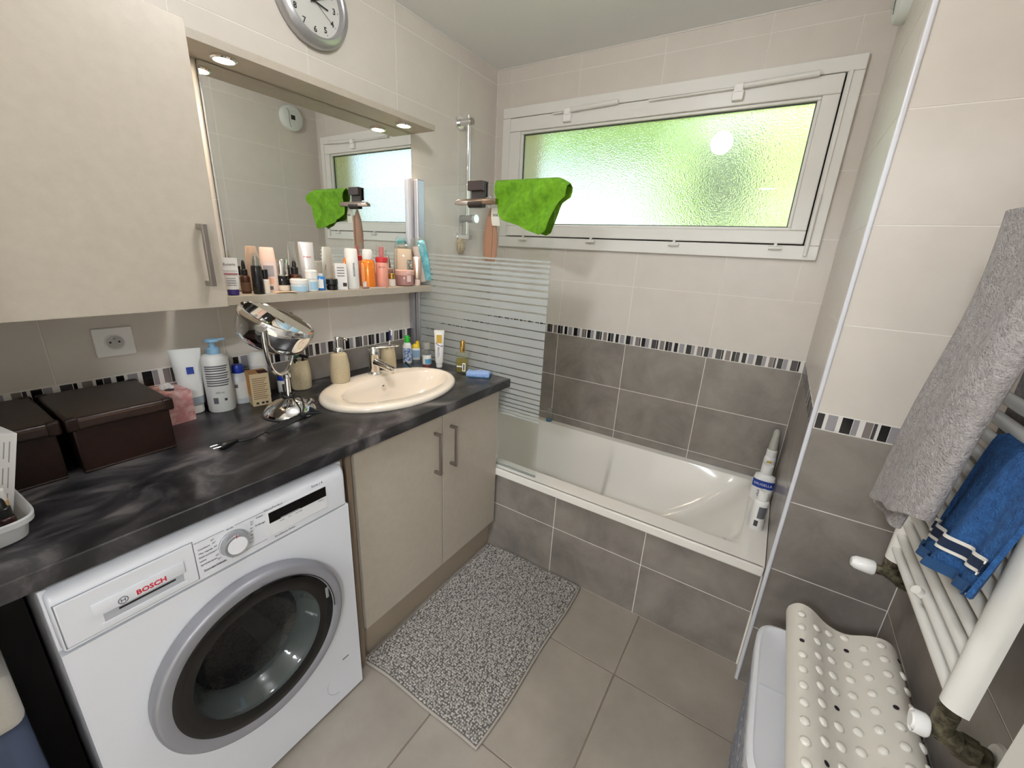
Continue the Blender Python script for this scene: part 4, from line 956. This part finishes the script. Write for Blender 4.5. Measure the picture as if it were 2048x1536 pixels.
t = bottle('toothpaste', 'white SENSODYNE toothpaste tube standing upright on its cap', 'toothpaste', (.243, -.742, ZC), [
    ('cap', cyl(.0145, 0, .022), white_pl), ('body', [(.022, .0165, .0165), (.03, .0185, .0185), (.10, .0125, .0205), (.155, .005, .0225), (.168, .0015, .0235), (.178, .0013, .0235)], white_pl)])
ob('lettering', letters('SENSODYNE', .0125), print_blue, t, (.0158, -.0030, .066), (PI / 2, 0, -.05))
for v in t.children[-1].data.vertices: pass
ob('gold_panel', sheet(lambda u, v: (.0062 + .0045 * (1 - v), -.012 + .024 * u, .118 + .038 * v), 3, 3, .0008), P('panel_gold', (176, 142, 60), .35, .6), t)
ob('blue_swoosh', sheet(lambda u, v: (.0110 + .0015 * (1 - u), -.016 + .032 * u, .112 - .016 * u + .012 * (1 - math.sin(PI * u)) * .6 + .004 * v), 8, 1, .0006), print_blue, t)
t = thing('perfume_bottle', 'square glass perfume bottle of yellow scent with gold cap', 'bottle', (.383, -.742, ZC), facing(.383, -.742) - .25)
ob('flask', box(-.014, .014, -.028, .028, 0, .098, .005, 3), clear('flask_glass', (240, 244, 236), 1.2, (236, 236, 226), .06), t)
ob('scent', box(-.010, .010, -.024, .024, .006, .068, .004, 3), P('yellow_scent', (202, 180, 26), .1, Transmission_Weight=.75, IOR=1.33), t)
ob('collar', lathe([(.010, .098), (.010, .104)]), gold, t); ob('cap', lathe([(.0105, .104), (.0115, .106), (.0115, .148), (.0105, .150)]), gold, t)
ob('paper_label', box(.0142, .0146, .004, .018, .012, .050), white_pl, t); ob('barcode', box(.0147, .0149, .008, .014, .016, .046), print_dark, t); ob('label_strip', box(.0142, .0146, -.022, .002, .030, .036), white_pl, t)
sg = bmesh.new(); add_box(sg, -.052, .052, -.029, .029, 0, .018, .003, 2)
bmesh.ops.subdivide_edges(sg, edges=sg.edges[:], cuts=3, use_grid_fill=True)
for v in sg.verts: v.co.z += .0022 * math.sin(70 * v.co.x) * (v.co.z > .012) + .0012 * math.sin(90 * v.co.x + 50 * v.co.y)
t = thing('cleaning_sponge', 'light blue wavy sponge at the front end of the worktop', 'sponge', (.470, -.733, ZC + .003), math.radians(27))
ob('foam', finish(sg, 'foam', angle=60), mottle(P('sponge_blue', (140, 168, 214), .9), [(.4, (116, 150, 200)), (.65, (170, 190, 232))], 240, 3, bump=.8, bump_scale=260), t)
ob('scour_pad', box(-.052, .052, -.029, .029, -.002, .005, .001), P('scour_teal', (70, 112, 140), .95), t)
t = thing('folding_comb', 'flat blue and black comb case leaning behind the basin', 'comb', (.168, -.868, ZC + .004), math.radians(62))
ob('case', box(-.006, .006, -.045, .045, 0, .014, .004, 3), P('comb_blue', (70, 160, 210), .4), t); ob('comb_spine', box(-.005, .005, -.044, .046, .0145, .022, .002), black, t)

# brown storage boxes, tissues, tray
leather = mottle(P('brown_leather', (30, 15, 9), .4, 0, .3), [(.3, (24, 12, 7)), (.7, (38, 19, 12))], 30, 4, bump=.35, bump_scale=240)
lid_leather = mottle(P('brown_leather_lid', (42, 26, 19), .34), [(.3, (34, 20, 14)), (.7, (50, 32, 24))], 30, 4, bump=.3, bump_scale=240)
def storage_box(label, x0, x1, y0, y1, z):
    t = thing('storage_box', label, 'box', ((x0 + x1) / 2, (y0 + y1) / 2, ZC), group='brown storage boxes')
    hx, hy = (x1 - x0) / 2, (y1 - y0) / 2
    ob('box_body', box(-hx + .008, hx - .008, -hy + .008, hy - .008, 0, z - .022, .004), leather, t)
    l_ = ob('lid', box(-hx, hx, -hy, hy, z - .030, z, .007, 3), lid_leather, t)
    for sx in (-1, 1):
        for sy in (-1, 1): ob('lid_corner', box(sx * hx - .0015 - (.018 if sx > 0 else -.0) , sx * hx + .0015 + (.018 if sx < 0 else 0), sy * hy - .0015 - (.020 if sy > 0 else 0), sy * hy + .0015 + (.020 if sy < 0 else 0), z - .031, z + .0012, .005, 3), leather, l_)
    ob('stitching', tube([(hx + .0004, -hy + .022, z - .008), (hx + .0004, hy - .022, z - .008)], .0008, 5), P('stitch', (96, 66, 50), .8), l_)
    ob('base_piping', tube([(hx - .0075, -hy + .010, .003), (hx - .0075, hy - .010, .003)], .003, 6), leather, t)
storage_box('brown leather box with lid, right of the two, beside the tissues', .018, .272, -1.978, -1.782, .137)
storage_box('brown leather box with lid, left of the two, under the wall cabinet', .014, .268, -2.195, -1.986, .137)
t = thing('tissue_box', 'pink tissue box with a white tissue tip behind the brown box', 'tissue box', (.052, -1.722, ZC), math.radians(4))
ob('carton', box(-.053, .053, -.038, .037, 0, .096, .001), mottle(P('tissue_pink', (206, 152, 148), .6), [(.38, (196, 134, 132)), (.5, (212, 164, 160)), (.66, (230, 196, 192))], 34, 2), t)
ob('opening', loft([(.0962, .026, .013), (.0966, .026, .013)], 24), P('slot_dark', (60, 40, 42), .8), t)
ob('tissue', sheet(lambda u, v: (.004 * math.sin(9 * u), -.020 + .036 * u, .094 + .020 * v * (1 - .5 * abs(u - .4)) + .004 * math.sin(12 * u)), 10, 4, .004), white_pl, t)
t = thing('plastic_tray', 'white plastic tray with small cosmetics at the left worktop edge', 'tray', (.395, -2.182, ZC), math.radians(3))
tray_m = clear('tray_plastic', (236, 238, 240), .8, (244, 245, 246), .85)
bm = bmesh.new()
add_loft(bm, [(0, .088, .088), (.003, .092, .092), (.030, .097, .097), (.034, .104, .104), (.044, .105, .105), (.046, .102, .102), (.036, .0945, .0945), (.030, .094, .094), (.006, .088, .088)], 56, 6)
ob('tray_shell', finish(bm, 'tray', angle=40), tray_m, t)
bottle('serum_bottle', 'small dark dropper bottle standing in the white tray', 'bottle', (.448, -2.108, ZC + .006), [('body', shoulder(.012, 0, .036, .030, .008), P('amber_dark', (44, 18, 16), .15)), ('cap', cyl(.0095, .036, .054, .001), black), ('bulb', [(.054, .006, .006), (.066, .005, .005), (.072, .003, .003)], black)])
bottle('dropper_bottle', 'black-capped little bottle lying behind the tray dropper', 'bottle', (.425, -2.118, ZC + .006), [('body', shoulder(.012, 0, .034, .028, .008), MATS['amber_dark']), ('cap', cyl(.010, .034, .056, .001), black)])
bottle('lipstick', 'gold lipstick with red tip standing in the white tray', 'lipstick', (.405, -2.128, ZC + .006), [('case', cyl(.0105, 0, .07, .001), P('lip_gold', (202, 164, 104), .35, .5)), ('tip', [(.07, .009, .009), (.085, .008, .008), (.092, .003, .004)], P('lip_red', (168, 24, 40), .4))])
bottle('foundation', 'cream tube with white cap standing in the white tray', 'tube', (.405, -2.106, ZC + .006), [('body', cyl(.010, 0, .05, .001), P('foundation_tan', (196, 160, 112), .5)), ('cap', cyl(.0095, .05, .072, .001), white_pl)])
t = thing('leaflet_box', 'white printed carton leaning at the far left of the worktop', 'carton', (.34, -2.115, ZC), rot=(math.radians(-14), 0, math.radians(10)))
ob('carton', box(-.05, .05, -.05, .008, 0, .175, .001), white_sat, t)
for i in range(7):
    for j in range(3): ob('print_line', box(.0501, .0504, -.044 + .007 * i, -.0425 + .007 * i, .020 + .05 * j + .004 * (i % 3), .060 + .05 * j), P('print_light', (150, 150, 152), .6), t)

# ============================================================ THINGS ON THE SHELF
ZS = 1.2685
amber = P('amber_glass', (66, 34, 18), .12)
pale = P('pale_cream', (232, 216, 196), .45); pinkish = P('pinkish_white', (232, 208, 196), .45)
def sq_tube(name, label, loc, w, h, body, cap, caph=.018, capr=None, tilt=None, lean=0.0):
    capr = capr or w * .36
    return bottle(name, label, 'tube', loc, [('cap', cyl(capr, 0, caph), cap), ('body', [(caph, w * .36, w * .40), (caph + .006, w * .38, w * .43), (h * .55, w * .24, w * .48), (h - .012, .003, w * .5), (h, .0015, w * .5)], body)], tilt=tilt)
t = sq_tube('hand_cream', 'white hand cream tube with purple cap at the left shelf end', (.098, -1.522, ZS), .044, .112, white_sat, P('cap_purple', (40, 26, 104), .35), .018)
ob('lettering', letters('Eucerin', .0105), print_dark, t, (.0060, 0, .093), (0, -.2, 0)); ob('red_stripe', box(.0122, .0132, -.019, .019, .063, .0665), P('stripe_plum', (150, 60, 84), .5), t, (0, 0, 0), (0, -.0, 0))
ob('lettering', letters('AquaporinActive', .0052), print_dark, t, (.0118, 0, .074), (0, -.12, 0))
for i in range(4): ob('print_line', box(.0150, .0157, -.013, .012, .030 + .007 * i, .0316 + .007 * i), print_grey, t)
t = bottle('serum_dropper', 'amber serum bottle with black dropper at the left shelf end', 'bottle', (.072, -1.470, ZS), [('body', shoulder(.0145, 0, .058, .048, .008), amber), ('cap', cyl(.0095, .058, .076, .001), black), ('bulb', [(.076, .006, .006), (.090, .0058, .0058), (.100, .004, .004), (.104, .002, .002)], black)])
ob('paper_label', cylpatch(.0146, .008, .036, -.9, .9), P('label_brown', (96, 66, 44), .6), t)
bottle('face_mist', 'black spray bottle with clear cap near the left shelf end', 'bottle', (.104, -1.447, ZS), [('body', [(0, .014, .015), (.002, .0155, .0165), (.085, .0145, .0155), (.09, .012, .013)], P('mist_black', (18, 17, 19), .2)), ('sprayer', [(.088, .010, .010), (.106, .009, .009), (.118, .006, .006)], satin), ('over_cap', [(.088, .0145, .0155), (.112, .0115, .0120), (.128, .0085, .0090)], glass_thin)])
t = bottle('nail_oil', 'small white bottle with tall black cap in front on the shelf', 'bottle', (.100, -1.421, ZS), [('body', cyl(.0112, 0, .046), white_pl), ('neck', cyl(.0095, .046, .050, .001), amber), ('cap', cyl(.0098, .050, .077, .001), black)])
ob('paper_label', cylpatch(.0112, .006, .042, -1, 1), pale, t)
t = bottle('body_lotion', 'tall pinkish lotion tube with flat cap standing at the mirror', 'tube', (.062, -1.386, ZS), [('body', [(0, .013, .023), (.003, .015, .025), (.095, .015, .025), (.098, .014, .024)], pinkish, 3), ('cap', [(.098, .0145, .0245), (.143, .010, .021), (.146, .008, .019)], P('cap_peach', (240, 206, 186), .4), 3)])
ob('print_panel', box(.0152, .0156, -.015, .015, .052, .088), P('panel_grey', (170, 160, 160), .6), t); ob('print_patch', box(.0152, .0156, -.010, .012, .028, .046), P('panel_peach', (232, 176, 140), .6), t); ob('print_mark', box(.0152, .0156, -.004, .008, .008, .020), print_grey, t)
t = bottle('night_cream', 'black glass pump jar with tall silver lid on the shelf', 'bottle', (.062, -1.343, ZS), [('jar_body', [(0, .022, .022), (.003, .0235, .0235), (.052, .0235, .0235), (.054, .022, .022)], P('jar_black', (20, 17, 17), .1)), ('lid', [(.054, .0230, .0230), (.056, .0235, .0235), (.105, .0235, .0235), (.108, .022, .022)], P('lid_silver', (206, 204, 200), .12, 1.0))])
ob('paper_label', cylpatch(.0236, .004, .022, -1.2, 1.2, 12), pale, t)
t = bottle('face_oil', 'dark dropper bottle with pink label on the shelf', 'bottle', (.075, -1.303, ZS), [('body', shoulder(.0175, 0, .060, .050, .009), amber), ('cap', cyl(.0120, .060, .082, .001), black), ('bulb', [(.082, .007, .007), (.096, .0068, .0068), (.104, .004, .004)], black)])
ob('paper_label', cylpatch(.0176, .012, .046, -.9, .9), P('label_rose', (224, 196, 190), .6), t)
bottle('black_box', 'narrow black cosmetic box beside the silver-lidded jar', 'box', (.045, -1.318, ZS), [('box_body', [(0, .011, .013), (.088, .011, .013)], black, 9)])
t = sq_tube('foam_tube', 'silvery white tube with red logo leaning on the mirror', (.058, -1.243, ZS), .050, .168, P('silver_white', (214, 210, 208), .3, .25), white_pl, .024, .016)
ob('lettering', letters('Avene', .010), print_red, t, (.0105, .002, .118), (0, -.1, 0))
t = bottle('cream_jar', 'white and pale blue cream jar at the front shelf edge', 'jar', (.104, -1.309, ZS), [('jar_body', [(0, .024, .024), (.003, .027, .027), (.028, .0275, .0275)], P('jar_frost', (216, 226, 234), .3)), ('lid', cyl(.0285, .028, .044), white_pl)])
ob('paper_label', cylpatch(.0278, .005, .020, -1.1, 1.1, 12), P('label_sky', (164, 200, 222), .5), t)
t = bottle('roll_on', 'small white roll-on bottle with pale blue label on the shelf', 'bottle', (.099, -1.258, ZS), [('body', cyl(.0205, 0, .044), P('rollon_white', (228, 228, 224), .35)), ('cap', [(.044, .021, .021), (.070, .0205, .0205), (.074, .017, .017)], white_pl)])
ob('paper_label', cylpatch(.0206, .006, .034, -.3, 1.2), MATS['label_sky'], t)
t = bottle('blue_bottle', 'little bright blue bottle with white label next to the roll-on', 'bottle', (.088, -1.214, ZS), [('body', [(0, .010, .0135), (.002, .011, .0145), (.046, .011, .0145), (.050, .009, .012)], P('bottle_blue', (40, 120, 190), .2), 3), ('cap', cyl(.008, .050, .060, .001), P('cap_pale', (206, 214, 222), .4))])
ob('paper_label', box(.0111, .0114, -.010, .008, .008, .040), white_pl, t)
bottle('balm_jar', 'low black balm jar at the front of the shelf', 'jar', (.094, -1.173, ZS), [('jar_body', cyl(.0205, 0, .018), P('balm_glass', (22, 20, 20), .1)), ('lid', cyl(.0208, .019, .041), black)])
t = thing('serum_carton', 'small white carton with black square print on the shelf', 'carton', (.092, -1.131, ZS), facing(.092, -1.131) + .1)
ob('carton', box(-.018, .018, -.021, .021, 0, .096, .001), white_sat, t); ob('print_square', box(.0181, .0184, .004, .018, .012, .026), print_dark, t)
for i in range(4): ob('print_line', box(.0181, .0184, -.014, .012, .080 - .010 * i, .083 - .010 * i), print_grey, t)
t = bottle('cleanser_bottle', 'tall white cleanser tube with black print on the shelf', 'tube', (.092, -1.076, ZS), [('body', [(0, .020, .022), (.003, .022, .0235), (.10, .020, .0225), (.148, .017, .0205), (.153, .014, .018)], white_pl)])
ob('lettering', letters('BIODERMA', .0105), print_dark, t, (.0215, .006, .075), (PI / 2, 0, .25)); ob('gold_mark', box(.0205, .0220, -.019, -.015, .082, .106), gold, t, (0, 0, 0), (.5, 0, -.55))
t = bottle('sun_spray', 'orange sun care aerosol with white cap on the shelf', 'aerosol', (.070, -.984, ZS), [('can', [(0, .026, .026), (.003, .0285, .0285), (.098, .0285, .0285), (.110, .022, .022), (.113, .018, .018)], P('can_orange', (236, 132, 40), .22, .2)), ('cap', [(.112, .0195, .0195), (.114, .0205, .0205), (.146, .0195, .0195), (.152, .015, .016)], white_pl)])
ob('paper_label', cylpatch(.0286, .004, .026, -.9, -.3, 6), white_pl, t); ob('print_panel', cylpatch(.0286, .02, .092, -1.1, -.5, 8), P('panel_orange', (246, 168, 110), .4), t)
t = bottle('foam_pump', 'pink foaming bottle with red pump under a clear cap', 'bottle', (.090, -.928, ZS), [('body', [(0, .0235, .0235), (.003, .0255, .0255), (.098, .0245, .0245), (.102, .022, .022)], P('foam_pink', (232, 160, 140), .25)), ('pump_collar', cyl(.0252, .102, .123), P('pump_red', (206, 52, 58), .35)), ('pump_head', [(.123, .009, .009), (.158, .008, .010), (.164, .006, .008)], P('pump_rose', (218, 96, 96), .35)), ('over_cap', [(.123, .0215, .0215), (.170, .0205, .0205), (.174, .018, .018)], glass_thin)])
ob('lettering', letters('PAYOT', .009, .0252), print_dark, t, (0, 0, .082))
bottle('gold_jar', 'tiny white jar with gold lid beside the pink jar', 'jar', (.078, -.866, ZS), [('jar_body', cyl(.0165, 0, .032), P('gold_jar_white', (226, 216, 206), .3)), ('lid', cyl(.0172, .032, .055, .001), gold)])
t = bottle('body_butter', 'wide dusty pink cosmetic jar near the right shelf end', 'jar', (.080, -.792, ZS), [('jar_body', [(0, .036, .036), (.004, .040, .040), (.042, .041, .041), (.046, .039, .039)], P('jar_rose', (176, 130, 124), .15, Transmission_Weight=.2)), ('lid', [(.046, .041, .041), (.048, .042, .042), (.066, .0415, .0415), (.069, .039, .039)], P('lid_rose', (220, 172, 160), .35))])
ob('paper_label', cylpatch(.0412, .02, .066, .25, .75, 8), P('label_blush', (226, 196, 186), .5), t)
champ = P('champagne', (206, 184, 168), .2, .75)
sq_tube('eye_cream', 'champagne metallic tube standing at the right of the pink jar', (.106, -.738, ZS), .040, .128, champ, pinkish, .030, .013)
t = thing('cotton_bag', 'clear plastic sleeve of turquoise and white cotton leaning right on the shelf', 'cotton pads', (.094, -.668, ZS + .014), rot=(.20, 0, facing(.08, -.67)))
ob('sleeve', loft([(-.002, .024, .034), (.005, .027, .037), (.17, .026, .036), (.196, .020, .030), (.203, .012, .022)], 26, 2.8), glass_thin, t)
ob('white_pads', loft([(.004, .020, .016, 0, -.015), (.165, .020, .016, 0, -.015)], 20, 3), pinkish, t)
ob('turquoise_wrap', loft([(.006, .0235, .018, 0, .015), (.10, .0245, .019, 0, .015), (.182, .0235, .018, 0, .014), (.188, .018, .014, 0, .014)], 20, 3), mottle(P('turquoise', (88, 190, 206), .3), [(.4, (70, 176, 196)), (.62, (130, 214, 224)), (.75, (210, 240, 244))], 40, 3), t)
t = thing('leaf_pouch', 'clear pouch printed with grey leaves standing by the mirror', 'pouch', (.036, -.748, ZS), facing(.03, -.74))
ob('pouch', loft([(0, .014, .036), (.005, .018, .040), (.10, .016, .040), (.17, .010, .036), (.182, .005, .034)], 24, 2.4), glass_thin, t)
ob('filling', loft([(.004, .012, .032), (.10, .012, .034), (.155, .009, .032), (.160, .005, .028)], 20, 2.4), P('pouch_beige', (232, 206, 178), .6), t)
ob('leaf_print', sheet(lambda u, v: (.0172 - .004 * v, .010 + .024 * u, .012 + .10 * v), 6, 8, .0006), mottle(P('leaf_grey', (110, 122, 116), .6), [(.42, (66, 86, 80)), (.6, (190, 186, 170))], 90, 2), t)
t = thing('paper_sachet', 'flat beige paper sachet at the front edge of the shelf', 'sachet', (.112, -1.365, ZS), math.radians(72))
ob('paper', sheet(lambda u, v: (-.035 + .07 * u, -.016 + .032 * v, .002 + .003 * math.sin(3 * u)), 8, 2, .001), P('sachet_paper', (214, 186, 156), .7), t)
t = thing('nail_file', 'thin white nail file lying in front of the pink foam bottle', 'nail file', (.112, -.985, ZS + .0012), math.radians(75))
ob('strip', box(-.045, .045, -.004, .004, 0, .002, .0008), white_pl, t)
t = thing('capsule_clip', 'small taupe clip lying in front of the white cleanser', 'clip', (.116, -1.036, ZS + .004), math.radians(70))
ob('clip_body', loft([(-.014, .002, .002), (-.011, .004, .004), (.011, .004, .004), (.014, .002, .002)], 14, mtx=Matrix.Rotation(PI / 2, 4, 'Y')), P('clip_taupe', (140, 112, 102), .5), t)
